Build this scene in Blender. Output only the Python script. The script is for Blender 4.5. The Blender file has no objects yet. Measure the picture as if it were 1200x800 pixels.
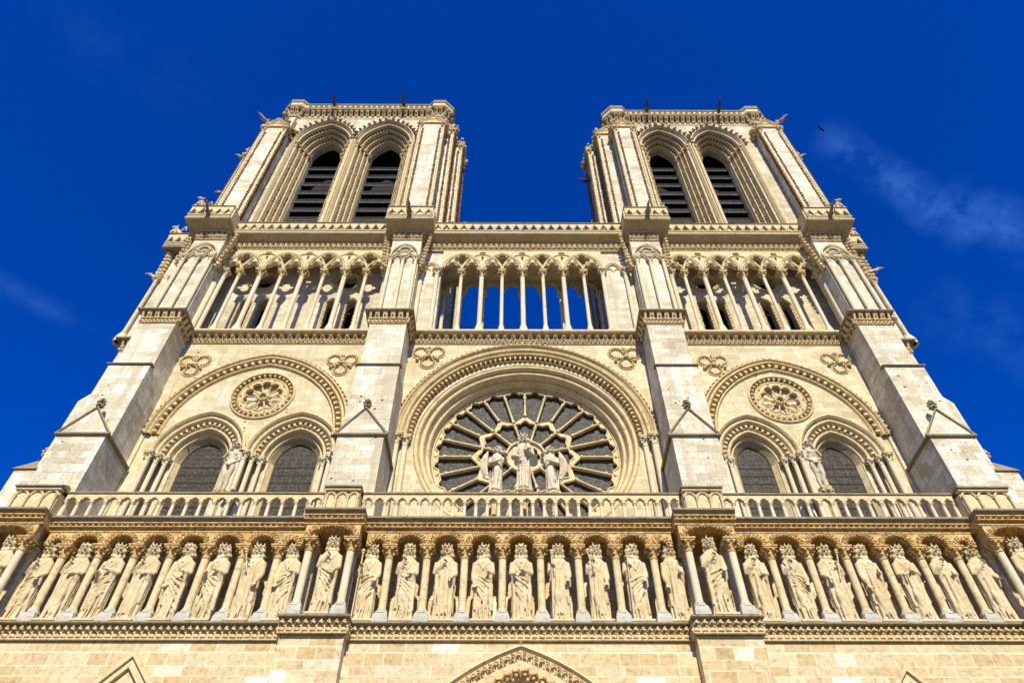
import bpy, math, random
from math import sin, cos, pi, radians, sqrt, atan2
from mathutils import Vector, Matrix, noise
R = random.Random(7)
scene = bpy.context.scene
C = bpy.data.collections.new("place"); scene.collection.children.link(C)

# ------------------------------------------------------------------ mesh helpers
class MB:
    def __init__(s): s.v = []; s.f = []
    def add(s, vs, fs):
        n = len(s.v); s.v += [tuple(p) for p in vs]; s.f += [tuple(i + n for i in f) for f in fs]
    def mesh(s, name):
        me = bpy.data.meshes.new(name); me.from_pydata(s.v, [], s.f); me.update()
        return me

def finish(name, me, mat, parent, smooth=35):
    o = bpy.data.objects.new(name, me); C.objects.link(o)
    if mat: me.materials.append(mat)
    if smooth:
        me.shade_smooth(); me.set_sharp_from_angle(angle=radians(smooth))
    if parent: o.parent = parent
    return o

def obj(name, mb, mat, parent=None, smooth=35):
    import bmesh
    me = mb.mesh(name)
    bm = bmesh.new(); bm.from_mesh(me)
    bmesh.ops.recalc_face_normals(bm, faces=bm.faces); bm.to_mesh(me); bm.free()
    return finish(name, me, mat, parent, smooth)

def tag(o, label, cat, group=None):
    o['label'] = label; o['category'] = cat
    if group: o['group'] = group
    return o
def empty(name, loc=(0, 0, 0), parent=None):
    o = bpy.data.objects.new(name, None); C.objects.link(o); o.location = loc
    o.empty_display_size = .3
    if parent: o.parent = parent
    return o

def hexa(mb, p):  # p: 8 points, bottom 4 ccw, top 4 ccw
    mb.add(p, [(0, 3, 2, 1), (4, 5, 6, 7), (0, 1, 5, 4), (1, 2, 6, 5), (2, 3, 7, 6), (3, 0, 4, 7)])
def box(mb, x0, x1, y0, y1, z0, z1):
    hexa(mb, [(x0, y0, z0), (x1, y0, z0), (x1, y1, z0), (x0, y1, z0), (x0, y0, z1), (x1, y0, z1), (x1, y1, z1), (x0, y1, z1)])
def cbox(mb, x0, x1, y0, y1, z0, z1, c=.03):   # box with chamfered front/bottom/top rims
    q = [(x0 + c, x1 - c, y0 + c, y1 - c, z0), (x0, x1, y0, y1, z0 + c), (x0, x1, y0, y1, z1 - c), (x0 + c, x1 - c, y0 + c, y1 - c, z1)]
    vs = []
    for a, b, d, e, z in q: vs += [(a, d, z), (b, d, z), (b, e, z), (a, e, z)]
    fs = [(3, 2, 1, 0), (12, 13, 14, 15)]
    for k in range(3):
        for i in range(4):
            fs.append((4 * k + i, 4 * k + (i + 1) % 4, 4 * k + 4 + (i + 1) % 4, 4 * k + 4 + i))
    mb.add(vs, fs)
def frustum(mb, a, b):  # a,b = (x0,x1,y0,y1,z)
    hexa(mb, [(a[0], a[2], a[4]), (a[1], a[2], a[4]), (a[1], a[3], a[4]), (a[0], a[3], a[4]),
              (b[0], b[2], b[4]), (b[1], b[2], b[4]), (b[1], b[3], b[4]), (b[0], b[3], b[4])])
def ngon(mb, x, y, r, z0, z1, n=8, r1=None, ph=None):
    r1 = r if r1 is None else r1; ph = pi / n if ph is None else ph
    vs = [(x + r * cos(ph + 2 * pi * i / n), y + r * sin(ph + 2 * pi * i / n), z0) for i in range(n)]
    vs += [(x + r1 * cos(ph + 2 * pi * i / n), y + r1 * sin(ph + 2 * pi * i / n), z1) for i in range(n)]
    mb.add(vs, [tuple(range(n))[::-1], tuple(range(n, 2 * n))] + [(i, (i + 1) % n, n + (i + 1) % n, n + i) for i in range(n)])
def lathe(mb, x, y, prof, n=12):
    vs = []; fs = []
    for r, z in prof:
        for i in range(n):
            a = 2 * pi * i / n; vs.append((x + r * cos(a), y + r * sin(a), z))
    m = len(prof)
    for k in range(m - 1):
        for i in range(n):
            fs.append((k * n + i, k * n + (i + 1) % n, (k + 1) * n + (i + 1) % n, (k + 1) * n + i))
    fs += [tuple(range(n))[::-1], tuple((m - 1) * n + i for i in range(n))]
    mb.add(vs, fs)
def tube(mb, pts, rad, n=8, flat=1.0):
    pts = [Vector(p) for p in pts]; m = len(pts)
    if not hasattr(rad, '__len__'): rad = [rad] * m
    vs = []; fs = []; up = None
    for k, p in enumerate(pts):
        d = (pts[min(k + 1, m - 1)] - pts[max(k - 1, 0)])
        d = d.normalized() if d.length > 1e-9 else Vector((0, 0, 1))
        if up is None:
            up = Vector((0, -1, 0)) if abs(d.y) < .9 else Vector((1, 0, 0))
        u = (up - d * up.dot(d)).normalized(); w = d.cross(u); up = u
        for i in range(n):
            a = 2 * pi * i / n; vs.append(p + (u * cos(a) * flat + w * sin(a)) * rad[k])
    for k in range(m - 1):
        for i in range(n): fs.append((k * n + i, k * n + (i + 1) % n, (k + 1) * n + (i + 1) % n, (k + 1) * n + i))
    fs += [tuple(range(n))[::-1], tuple((m - 1) * n + i for i in range(n))]
    mb.add(vs, fs)
_ico = None
def ball(mb, c, r, sub=1):
    global _ico
    import bmesh
    if _ico is None: _ico = {}
    if sub not in _ico:
        bm = bmesh.new(); bmesh.ops.create_icosphere(bm, subdivisions=sub, radius=1)
        _ico[sub] = ([v.co.copy() for v in bm.verts], [tuple(v.index for v in f.verts) for f in bm.faces]); bm.free()
    vs, fs = _ico[sub]
    if not hasattr(r, '__len__'): r = (r, r, r)
    mb.add([(c[0] + v.x * r[0], c[1] + v.y * r[1], c[2] + v.z * r[2]) for v in vs], fs)
_kn = []
def knob(mb, x, y, z, r, ry=None):   # carved bud: irregular rounded lump, one of a dozen shapes
    ry = ry or r
    if not _kn:
        ball(MB(), (0, 0, 0), 1, 1); vs, fs = _ico[1]; rk = random.Random(4)
        for _ in range(12):
            t = rk.uniform(0, 6); c, s_ = cos(t), sin(t); V = []
            for v in vs:
                j = rk.uniform(.78, 1.18); V.append(((v.x * c - v.z * s_) * j, v.y * j, (v.x * s_ + v.z * c) * j))
            _kn.append((V, fs))
    V, fs = _kn[R.randrange(12)]
    mb.add([(x + v[0] * r, y + v[1] * ry, z + v[2] * r) for v in V], fs)
def panel(mb, loops, yf, yb, bev=0.0):
    """flat slab in the XZ plane from yf (front, smaller) to yb, with even-odd holes"""
    cu = bpy.data.curves.new("tmp", 'CURVE'); cu.dimensions = '2D'; cu.fill_mode = 'BOTH'
    cu.extrude = max((yb - yf) / 2 - bev, .001); cu.bevel_depth = bev; cu.bevel_resolution = 0; cu.offset = -bev
    for L in loops:
        s = cu.splines.new('POLY'); s.points.add(len(L) - 1)
        s.points.foreach_set('co', [c for p in L for c in (p[0], p[1], 0, 1)]); s.use_cyclic_u = True
    o = bpy.data.objects.new("tmp", cu); scene.collection.objects.link(o)
    dg = bpy.context.evaluated_depsgraph_get(); dg.update()
    me = bpy.data.meshes.new_from_object(o.evaluated_get(dg))
    ym = (yf + yb) / 2
    mb.add([(v.co.x, ym - v.co.z, v.co.y) for v in me.vertices], [tuple(p.vertices) for p in me.polygons])
    bpy.data.objects.remove(o); bpy.data.curves.remove(cu); bpy.data.meshes.remove(me)
def loft(mb, curves, closed=False):
    n = len(curves[0]); vs = [p for c in curves for p in c]; fs = []
    for k in range(len(curves) - 1):
        for i in range(n if closed else n - 1):
            fs.append((k * n + i, k * n + (i + 1) % n, (k + 1) * n + (i + 1) % n, (k + 1) * n + i))
    mb.add(vs, fs)

# ------------------------------------------------------------------ outlines
def arch(xc, zs, hw, c, zb=None, n=14):
    """pointed arch, left foot to right foot"""
    rr = hw + c; h = sqrt(rr * rr - c * c); a1 = atan2(h, -c)
    L = [(xc + c + rr * cos(pi - (pi - a1) * i / n), zs + rr * sin(pi - (pi - a1) * i / n)) for i in range(n + 1)]
    P = L + [(2 * xc - x, z) for x, z in reversed(L[:-1])]
    if zb is not None: P = [(xc - hw, zb)] + P + [(xc + hw, zb)]
    return P
def circle(xc, zc, r, n=64): return [(xc + r * cos(2 * pi * i / n), zc + r * sin(2 * pi * i / n)) for i in range(n)]
def foil(xc, zc, Rd, r, n, ph=pi / 2, k=7):
    al = pi / n; t = Rd * cos(al) + sqrt(max(r * r - (Rd * sin(al)) ** 2, 0)); P = []
    dx, dz = t * cos(al) - Rd, t * sin(al); am = atan2(dz, dx)
    for i in range(n):
        th = ph + 2 * pi * i / n
        for j in range(k):
            a = th - am + 2 * am * j / (k - 1)
            P.append((xc + Rd * cos(th) + r * cos(a), zc + Rd * sin(th) + r * sin(a)))
    return P
def scal(p, q, b=.5, k=5):
    """arc from p to q bulging left-of-travel by b*chord"""
    dx, dz = q[0] - p[0], q[1] - p[1]; out = []
    for j in range(k):
        t = j / (k - 1); s = sin(pi * t) * b
        out.append((p[0] + dx * t - dz * s, p[1] + dz * t + dx * s))
    return out
def scallop_path(P, b=.5, k=5):
    out = []
    for a, c in zip(P[:-1], P[1:]): out += scal(a, c, b, k)[:-1]
    return out + [P[-1]]
def sample(P, step, t0=0.0):
    """even points on a polyline, with unit normals"""
    out = []; d = t0
    for a, b in zip(P[:-1], P[1:]):
        L = math.hypot(b[0] - a[0], b[1] - a[1])
        while d <= L:
            t = d / L if L else 0
            out.append((a[0] + (b[0] - a[0]) * t, a[1] + (b[1] - a[1]) * t, -(b[1] - a[1]) / L, (b[0] - a[0]) / L)); d += step
        d -= L
    return out
def arch_loft(mb, xc, zs, c, prof, zb=None, n=16):
    loft(mb, [[(x, y, z) for x, z in arch(xc, zs, hw, c, zb, n)] for hw, y in prof])
def ring_loft(mb, xc, zc, prof, n=96):
    loft(mb, [[(x, y, z) for x, z in circle(xc, zc, r, n)] for r, y in prof], True)
def torus_prof(prof, hw, y, r, inward=True, k=6):
    """append a round moulding"""
    for i in range(k + 1):
        a = -pi * .2 + pi * 1.3 * i / k
        prof.append((hw + r * cos(a), y - r * sin(a)))
def blocks_on(mb, P, step, y, s, sy, dep, t0=0., tw=.6):
    """row of small carved blocks along polyline P (dogtooth / ball flower)"""
    for x, z, nx, nz in sample(P, step, t0):
        tx, tz = nz, -nx
        a, b = s * tw, s
        j = R.uniform(.85, 1.1)
        p = [(x - tx * a - nx * b, z - tz * a - nz * b), (x + tx * a - nx * b, z + tz * a - nz * b), (x + tx * a * j + nx * b, z + tz * a * j + nz * b), (x - tx * a * j + nx * b, z - tz * a * j + nz * b)]
        vs = [(q[0], y, q[1]) for q in p] + [(x * .35 + q[0] * .65, y - dep, z * .35 + q[1] * .65) for q in p]
        mb.add(vs, [(0, 1, 2, 3), (4, 7, 6, 5), (0, 4, 5, 1), (1, 5, 6, 2), (2, 6, 7, 3), (3, 7, 4, 0)])

def annulus(mb, A, B, y):
    loft(mb, [[(x, y, z) for x, z in A], [(x, y, z) for x, z in B]])

# ------------------------------------------------------------------ materials
def new_mat(name):
    m = bpy.data.materials.new(name); m.use_nodes = True
    nt = m.node_tree; nt.nodes.clear()
    out = nt.nodes.new('ShaderNodeOutputMaterial'); b = nt.nodes.new('ShaderNodeBsdfPrincipled')
    nt.links.new(b.outputs[0], out.inputs[0]); b.inputs['Roughness'].default_value = .85
    b.inputs['Specular IOR Level'].default_value = .25
    return m, nt, b
def N(nt, t, **k):
    n = nt.nodes.new(t)
    for a, v in k.items():
        if a.startswith('_'): n.inputs[int(a[1:])].default_value = v
        else: setattr(n, a, v)
    return n
def rgb(*c): return (c[0], c[1], c[2], 1)
def ramp(nt, pts):
    r = nt.nodes.new('ShaderNodeValToRGB'); e = r.color_ramp.elements
    while len(e) < len(pts): e.new(.5)
    for i, (p, c) in enumerate(pts): e[i].position = p; e[i].color = c
    return r
def mixc(nt, a, b, fac, mode='MIX'):
    m = nt.nodes.new('ShaderNodeMix'); m.data_type = 'RGBA'; m.blend_type = mode
    for s, v in ((0, fac), (6, a), (7, b)):
        if hasattr(v, 'links') or isinstance(v, bpy.types.NodeSocket): nt.links.new(v, m.inputs[s])
        else: m.inputs[s].default_value = v
    return m.outputs[2]
def warm(c, k=.88): return (c[0] * .99, c[1] * .99, c[2] * k)
def stone(name, cols, mortar, bw, bh, ms, patch=None, stain=None, bump=.25, grime=.35, fine=9.0):
    """coursed ashlar; cols = block colours"""
    cols = [warm(c) for c in cols]; mortar = warm(mortar); patch = patch and warm(patch); stain = stain and warm(stain)
    m, nt, b = new_mat(name); L = nt.links.new
    geo = N(nt, 'ShaderNodeNewGeometry'); sep = N(nt, 'ShaderNodeSeparateXYZ'); L(geo.outputs['Position'], sep.inputs[0])
    add = N(nt, 'ShaderNodeMath', operation='ADD'); L(sep.outputs[0], add.inputs[0]); L(sep.outputs[1], add.inputs[1])
    zz = sep.outputs[2]
    for fr, am in ((2.1, .09), (5.3, .045)):      # course heights vary
        mm = N(nt, 'ShaderNodeMath', operation='MULTIPLY'); L(sep.outputs[2], mm.inputs[0]); mm.inputs[1].default_value = fr
        sn_ = N(nt, 'ShaderNodeMath', operation='SINE'); L(mm.outputs[0], sn_.inputs[0])
        ma = N(nt, 'ShaderNodeMath', operation='MULTIPLY_ADD'); L(sn_.outputs[0], ma.inputs[0]); ma.inputs[1].default_value = am; L(zz, ma.inputs[2]); zz = ma.outputs[0]
    com = N(nt, 'ShaderNodeCombineXYZ'); L(add.outputs[0], com.inputs[0]); L(zz, com.inputs[1])
    # slight wobble of the joints
    nz = N(nt, 'ShaderNodeTexNoise'); nz.inputs['Scale'].default_value = 2.2; nz.inputs['Detail'].default_value = 3; L(geo.outputs['Position'], nz.inputs[0])
    vs = N(nt, 'ShaderNodeVectorMath', operation='SCALE'); vs.inputs['Scale'].default_value = .03; L(nz.outputs['Color'], vs.inputs[0])
    va = N(nt, 'ShaderNodeVectorMath', operation='ADD'); L(com.outputs[0], va.inputs[0]); L(vs.outputs[0], va.inputs[1])
    br = N(nt, 'ShaderNodeTexBrick'); br.offset = .43; br.squash = .72; br.squash_frequency = 3
    L(va.outputs[0], br.inputs['Vector'])
    br.inputs['Color1'].default_value = (0, 0, 0, 1); br.inputs['Color2'].default_value = (1, 1, 1, 1); br.inputs['Mortar'].default_value = (.5, .5, .5, 1)
    br.inputs['Scale'].default_value = 1; br.inputs['Mortar Size'].default_value = ms; br.inputs['Mortar Smooth'].default_value = .4
    br.inputs['Brick Width'].default_value = bw; br.inputs['Row Height'].default_value = bh; br.inputs['Bias'].default_value = 0
    tone = ramp(nt, [(0, rgb(*cols[0])), (1, rgb(*cols[1]))]) if len(cols) == 2 else ramp(nt, [(i / (len(cols) - 1), rgb(*c)) for i, c in enumerate(cols)])
    L(br.outputs['Color'], tone.inputs[0]); col = tone.outputs[0]
    big = N(nt, 'ShaderNodeTexNoise'); big.inputs['Scale'].default_value = .35; big.inputs['Detail'].default_value = 5; big.inputs['Roughness'].default_value = .65; L(geo.outputs['Position'], big.inputs[0])
    fn = N(nt, 'ShaderNodeTexNoise'); fn.inputs['Scale'].default_value = fine; fn.inputs['Detail'].default_value = 6; fn.inputs['Roughness'].default_value = .7; L(geo.outputs['Position'], fn.inputs[0])
    if patch:   # pale replacement stones / lime patches
        wn = N(nt, 'ShaderNodeTexNoise'); wn.inputs['Scale'].default_value = 1.1; wn.inputs['Detail'].default_value = 2; L(va.outputs[0], wn.inputs[0])
        m1 = N(nt, 'ShaderNodeMath', operation='MULTIPLY_ADD'); L(br.outputs['Color'], m1.inputs[0]); m1.inputs[1].default_value = .30; L(wn.outputs[0], m1.inputs[2])
        pr = ramp(nt, [(.73, (0, 0, 0, 1)), (.80, (1, 1, 1, 1))]); L(m1.outputs[0], pr.inputs[0])
        col = mixc(nt, col, rgb(*patch), pr.outputs[0])
    col = mixc(nt, col, rgb(*mortar), br.outputs['Fac'])
    gr = ramp(nt, [(.38, (1 - grime, 1 - grime, 1 - grime * 1.1, 1)), (.62, (1, 1, 1, 1))]); L(big.outputs[0], gr.inputs[0])
    col = mixc(nt, col, gr.outputs[0], 1.0, 'MULTIPLY')
    fr = ramp(nt, [(.34, (.52, .48, .42, 1)), (.52, (1, 1, 1, 1))]); L(fn.outputs[0], fr.inputs[0])
    col = mixc(nt, col, fr.outputs[0], .7, 'MULTIPLY')
    bl = N(nt, 'ShaderNodeTexNoise'); bl.inputs['Scale'].default_value = 1.7; bl.inputs['Detail'].default_value = 8; bl.inputs['Roughness'].default_value = .75; L(geo.outputs['Position'], bl.inputs[0])
    blr = ramp(nt, [(.55, (0, 0, 0, 1)), (.70, (1, 1, 1, 1))]); L(bl.outputs[0], blr.inputs[0]); col = mixc(nt, col, rgb(.26, .20, .12), mixf(nt, blr.outputs[0], .42 if stain else .25))
    if stain:   # vertical rain streaks
        mp = N(nt, 'ShaderNodeMapping'); mp.inputs['Scale'].default_value = (2.6, 2.6, .16); L(geo.outputs['Position'], mp.inputs[0])
        sn = N(nt, 'ShaderNodeTexNoise'); sn.inputs['Scale'].default_value = 1; sn.inputs['Detail'].default_value = 5; L(mp.outputs[0], sn.inputs[0])
        sr = ramp(nt, [(.50, (0, 0, 0, 1)), (.68, (1, 1, 1, 1))]); L(sn.outputs[0], sr.inputs[0])
        col = mixc(nt, col, rgb(*stain), mixf(nt, sr.outputs[0], .62))
    L(col, b.inputs['Base Color'])
    hm = N(nt, 'ShaderNodeMath', operation='MULTIPLY_ADD'); L(br.outputs['Fac'], hm.inputs[0]); hm.inputs[1].default_value = -.8; L(fn.outputs[0], hm.inputs[2])
    bp = N(nt, 'ShaderNodeBump'); bp.inputs['Strength'].default_value = bump; bp.inputs['Distance'].default_value = .04; L(hm.outputs[0], bp.inputs['Height']); L(bp.outputs[0], b.inputs['Normal'])
    return m
def mixf(nt, s, k):
    n = nt.nodes.new('ShaderNodeMath'); n.operation = 'MULTIPLY'; nt.links.new(s, n.inputs[0]); n.inputs[1].default_value = k
    return n.outputs[0]
def carved(name, a, bcol, dark, sc=1.3, bump=.5, bs=7, darkpos=(.36, .5)):
    """worn carved limestone"""
    a, bcol, dark = warm(a), warm(bcol), warm(dark)
    m, nt, b = new_mat(name); L = nt.links.new
    geo = N(nt, 'ShaderNodeNewGeometry')
    n1 = N(nt, 'ShaderNodeTexNoise'); n1.inputs['Scale'].default_value = sc; n1.inputs['Detail'].default_value = 6; n1.inputs['Roughness'].default_value = .65; L(geo.outputs['Position'], n1.inputs[0])
    r1 = ramp(nt, [(.35, rgb(*a)), (.65, rgb(*bcol))]); L(n1.outputs[0], r1.inputs[0])
    n2 = N(nt, 'ShaderNodeTexNoise'); n2.inputs['Scale'].default_value = bs; n2.inputs['Detail'].default_value = 7; n2.inputs['Roughness'].default_value = .7; L(geo.outputs['Position'], n2.inputs[0])
    r2 = ramp(nt, [(darkpos[0], (1, 1, 1, 1)), (darkpos[1], (0, 0, 0, 1))]); L(n2.outputs[0], r2.inputs[0])
    col = mixc(nt, r1.outputs[0], rgb(*dark), mixf(nt, r2.outputs[0], .75)); L(col, b.inputs['Base Color'])
    bp = N(nt, 'ShaderNodeBump'); bp.inputs['Strength'].default_value = bump; bp.inputs['Distance'].default_value = .05; L(n2.outputs[0], bp.inputs['Height']); L(bp.outputs[0], b.inputs['Normal'])
    return m
PALE = [(.58, .51, .37), (.70, .65, .53), (.76, .72, .62), (.64, .57, .43), (.80, .78, .71)]
M_low = stone("golden_ashlar", [(.54, .40, .21), (.60, .47, .28), (.66, .55, .37), (.55, .41, .22), (.64, .53, .34), (.60, .46, .26), (.78, .74, .64)], (.74, .66, .50), 1.0, .40, .024, grime=.12, fine=5)
M_wall = stone("facade_ashlar", [(.56, .46, .28), (.64, .55, .37), (.70, .63, .47), (.60, .50, .32)], (.47, .39, .25), .85, .34, .008, patch=(.68, .62, .48), stain=(.42, .34, .21), grime=.18)
M_but = stone("buttress_ashlar", PALE, (.46, .40, .29), .95, .36, .010, patch=(.82, .80, .74), stain=(.42, .35, .24), grime=.28)
M_tow = stone("tower_ashlar", [(.58, .50, .35), (.68, .61, .47), (.62, .54, .39)], (.45, .38, .26), .8, .33, .008, patch=(.76, .72, .62), stain=(.38, .32, .22), grime=.28)
M_carv = carved("carved_limestone", (.54, .41, .21), (.64, .52, .32), (.22, .13, .05))
M_gold = carved("carved_golden_stone", (.52, .345, .14), (.62, .45, .21), (.22, .11, .04), darkpos=(.40, .54))
M_crock = carved("weathered_crocket_and_shade", (.20, .13, .06), (.32, .22, .12), (.09, .05, .025), sc=3, darkpos=(.4, .58))  # dark crocket stone; also colours the painted shade behind carved blocks
M_mould = carved("moulded_limestone", (.56, .45, .26), (.64, .54, .35), (.36, .27, .14), bump=.25, bs=4)
M_shaft = carved("column_limestone", (.56, .48, .33), (.64, .57, .43), (.40, .33, .22), bump=.15, bs=3, darkpos=(.3, .42))
M_stat = carved("statue_stone", (.52, .41, .24), (.62, .52, .35), (.27, .18, .09), bump=.35, bs=8, darkpos=(.33, .46))
M_white = carved("white_statue_stone", (.48, .41, .30), (.58, .52, .41), (.22, .17, .11), bump=.3, bs=6, darkpos=(.33, .46))
M_pale = carved("pale_base_stone", (.38, .37, .32), (.46, .45, .40), (.28, .26, .21), bump=.15)
M_lead = carved("grey_lead_coping", (.22, .18, .12), (.30, .25, .17), (.11, .085, .055), bump=.2)
M_slab = carved("worn_slab_stone", (.36, .29, .18), (.46, .38, .25), (.20, .15, .09), sc=.8, bump=.2)
M_garg = carved("dark_gargoyle_stone", (.07, .06, .045), (.13, .11, .085), (.04, .035, .03), bump=.4)
M_slate = carved("slate_louvre", (.055, .055, .06), (.11, .11, .12), (.025, .025, .03), sc=4, bump=.6, bs=6)
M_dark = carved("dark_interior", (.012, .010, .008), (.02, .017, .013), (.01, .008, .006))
M_bird = carved("dark_feathers", (.03, .03, .03), (.05, .05, .05), (.02, .02, .02))
def glass(name, w, h, base=(.045, .04, .032), lead=(.15, .12, .085)):
    m, nt, b = new_mat(name); L = nt.links.new
    geo = N(nt, 'ShaderNodeNewGeometry'); sep = N(nt, 'ShaderNodeSeparateXYZ'); L(geo.outputs['Position'], sep.inputs[0])
    com = N(nt, 'ShaderNodeCombineXYZ'); L(sep.outputs[0], com.inputs[0]); L(sep.outputs[2], com.inputs[1])
    br = N(nt, 'ShaderNodeTexBrick'); br.offset = 0 if w else .5; L(com.outputs[0], br.inputs['Vector'])
    br.inputs['Scale'].default_value = 1; br.inputs['Brick Width'].default_value = w; br.inputs['Row Height'].default_value = h
    br.inputs['Mortar Size'].default_value = .014; br.inputs['Color1'].default_value = (0, 0, 0, 1); br.inputs['Color2'].default_value = (1, 1, 1, 1)
    vo = N(nt, 'ShaderNodeTexVoronoi'); vo.feature = 'F1'; vo.inputs['Scale'].default_value = 11; L(geo.outputs['Position'], vo.inputs['Vector'])
    ve = N(nt, 'ShaderNodeTexVoronoi'); ve.feature = 'DISTANCE_TO_EDGE'; ve.inputs['Scale'].default_value = 11; L(geo.outputs['Position'], ve.inputs['Vector'])
    cr = ramp(nt, [(0, rgb(base[0] * .6, base[1] * .6, base[2] * .6)), (.6, rgb(*base)), (1, rgb(base[0] * 2.4, base[1] * 2.5, base[2] * 2.4))])
    sv = N(nt, 'ShaderNodeSeparateColor'); L(vo.outputs['Color'], sv.inputs[0]); L(sv.outputs[0], cr.inputs[0])
    er = ramp(nt, [(.0, (1, 1, 1, 1)), (.06, (0, 0, 0, 1))]); L(ve.outputs[0], er.inputs[0])
    col = mixc(nt, cr.outputs[0], rgb(lead[0] * .7, lead[1] * .7, lead[2] * .7), er.outputs[0])
    col = mixc(nt, col, rgb(*lead), br.outputs['Fac'])
    L(col, b.inputs['Base Color']); b.inputs['Roughness'].default_value = .6; b.inputs['Specular IOR Level'].default_value = .15
    bp = N(nt, 'ShaderNodeBump'); bp.inputs['Strength'].default_value = .5; bp.inputs['Distance'].default_value = .02; L(vo.outputs['Distance'], bp.inputs['Height']); L(bp.outputs[0], b.inputs['Normal'])
    return m
M_glass = glass("leaded_glass", .42, .30, base=(.035, .03, .025), lead=(.085, .07, .05))
M_rose = glass("rose_glass", 50, 50, base=(.05, .046, .036), lead=(.11, .10, .075))
def ground_mat():
    m, nt, b = new_mat("plaza_paving"); L = nt.links.new
    geo = N(nt, 'ShaderNodeNewGeometry')
    br = N(nt, 'ShaderNodeTexBrick'); L(geo.outputs['Position'], br.inputs['Vector']); br.inputs['Scale'].default_value = 1
    br.inputs['Color1'].default_value = rgb(.13, .11, .08); br.inputs['Color2'].default_value = rgb(.17, .145, .105); br.inputs['Mortar'].default_value = rgb(.08, .07, .05)
    br.inputs['Brick Width'].default_value = .9; br.inputs['Row Height'].default_value = .6; br.inputs['Mortar Size'].default_value = .012
    L(br.outputs[0], b.inputs['Base Color']); return m
M_ground = ground_mat()

# ------------------------------------------------------------------ generic ornament
def capital(mb, x, y, z0, z1, r, ab, n=8, leaves=True):
    """bell between z0 and z1 with crocket leaves and square abacus of half width ab"""
    h = z1 - z0; zt = z1 - h * .28
    lathe(mb, x, y, [(r * 1.12, z0 - h * .05), (r * 1.2, z0), (r * 1.0, z0 + h * .06), (r * 1.05, z0 + h * .3), (ab * .85, zt)], 10)
    if leaves:
        for k in range(n):
            a = 2 * pi * (k + .5) / n; q = ab * .98
            knob(mb, x + q * cos(a), y + q * sin(a), zt - h * .1, h * .14)
            if k % 2: knob(mb, x + q * .7 * cos(a), y + q * .7 * sin(a), z0 + h * .34, h * .12)
    cbox(mb, x - ab, x + ab, y - ab, y + ab, zt, zt + h * .12, .015)
    cbox(mb, x - ab * 1.1, x + ab * 1.1, y - ab * 1.1, y + ab * 1.1, zt + h * .12, z1, .02)
def cbase(mb, x, y, z0, h, r):
    lathe(mb, x, y, [(r * 1.75, z0), (r * 1.75, z0 + h * .35), (r * 1.55, z0 + h * .42), (r * 1.6, z0 + h * .6), (r * 1.15, z0 + h * .75), (r * 1.25, z0 + h * .9), (r, z0 + h)], 12)
def colonette(mb, x, y, z0, z1, r, capH=.45, ab=None):
    ab = ab or r * 1.9
    cbase(mb, x, y, z0, r * 2.6, r)
    lathe(mb, x, y, [(r, z0 + r * 2.4), (r, z1 - capH)], 12)
    capital(mb, x, y, z1 - capH, z1, r, ab, 6)
def leaf_band(mb, x0, x1, y, z0, z1, step=.3, dep=.1):
    """frieze of curled leaves: rows of paired lumps between two fillets"""
    h = z1 - z0; n = max(1, int((x1 - x0) / step)); st = (x1 - x0) / n
    for i in range(n):
        x = x0 + st * (i + .5)
        for s in (-1, 1):
            tube(mb, [(x + s * st * .05, y, z0 + h * .15), (x + s * st * .42, y - dep * .7, z0 + h * .45), (x + s * st * .34, y - dep, z0 + h * .8), (x + s * st * .1, y - dep * .8, z0 + h * .7)], [h * .07, h * .1, h * .12, h * .09], 5)
        knob(mb, x, y - dep * .6, z0 + h * .45, h * .16)
def leaf_band_y(mb, x, sx, y0, y1, z0, z1, step=.3, dep=.1):
    h = z1 - z0; n = max(1, int((y1 - y0) / step)); st = (y1 - y0) / n
    for i in range(n):
        y = y0 + st * (i + .5)
        knob(mb, x + sx * dep * .5, y - st * .2, z0 + h * .7, h * .2); knob(mb, x + sx * dep * .5, y + st * .2, z0 + h * .35, h * .2)
def corbel_band(mb, x0, x1, y, z0, z1, step=.52, top=.35):
    """deep hollow under the ledge divided by carved corbels, over a scalloped fringe; y = wall face"""
    h = z1 - z0; n = max(1, int(round((x1 - x0) / step))); st = (x1 - x0) / n
    zs = z0 + h * .46
    for i in range(n):
        x = x0 + st * (i + .5)
        for s in (-.25, .25):
            P = [(x + s * st + st * .19 * cos(pi * k / 4), z0 + .05 + h * .24 * sin(pi * k / 4)) for k in range(5)]
            tube(mb, [(a, y - .08, b) for a, b in P], .04, 5)
    for i in range(n + 1):
        x = x0 + st * i; w_ = st * .29; xa, xb = max(x - w_, x0), min(x + w_, x1)
        hexa(mb, [(xa, y - .1, zs), (xb, y - .1, zs), (xb, y, zs), (xa, y, zs), (xa, y - top + .03, z1), (xb, y - top + .03, z1), (xb, y, z1), (xa, y, z1)])
        if 0 < i < n: knob(mb, x, y - top * .62, zs + (z1 - zs) * .45, w_ * .6, .1)
    cbox(mb, x0, x1, y - .14, y + .02, zs - .07, zs + .02, .02)
    cbox(mb, x0, x1, y - .07, y + .02, z0 - .02, z0 + .05, .02)
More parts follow.
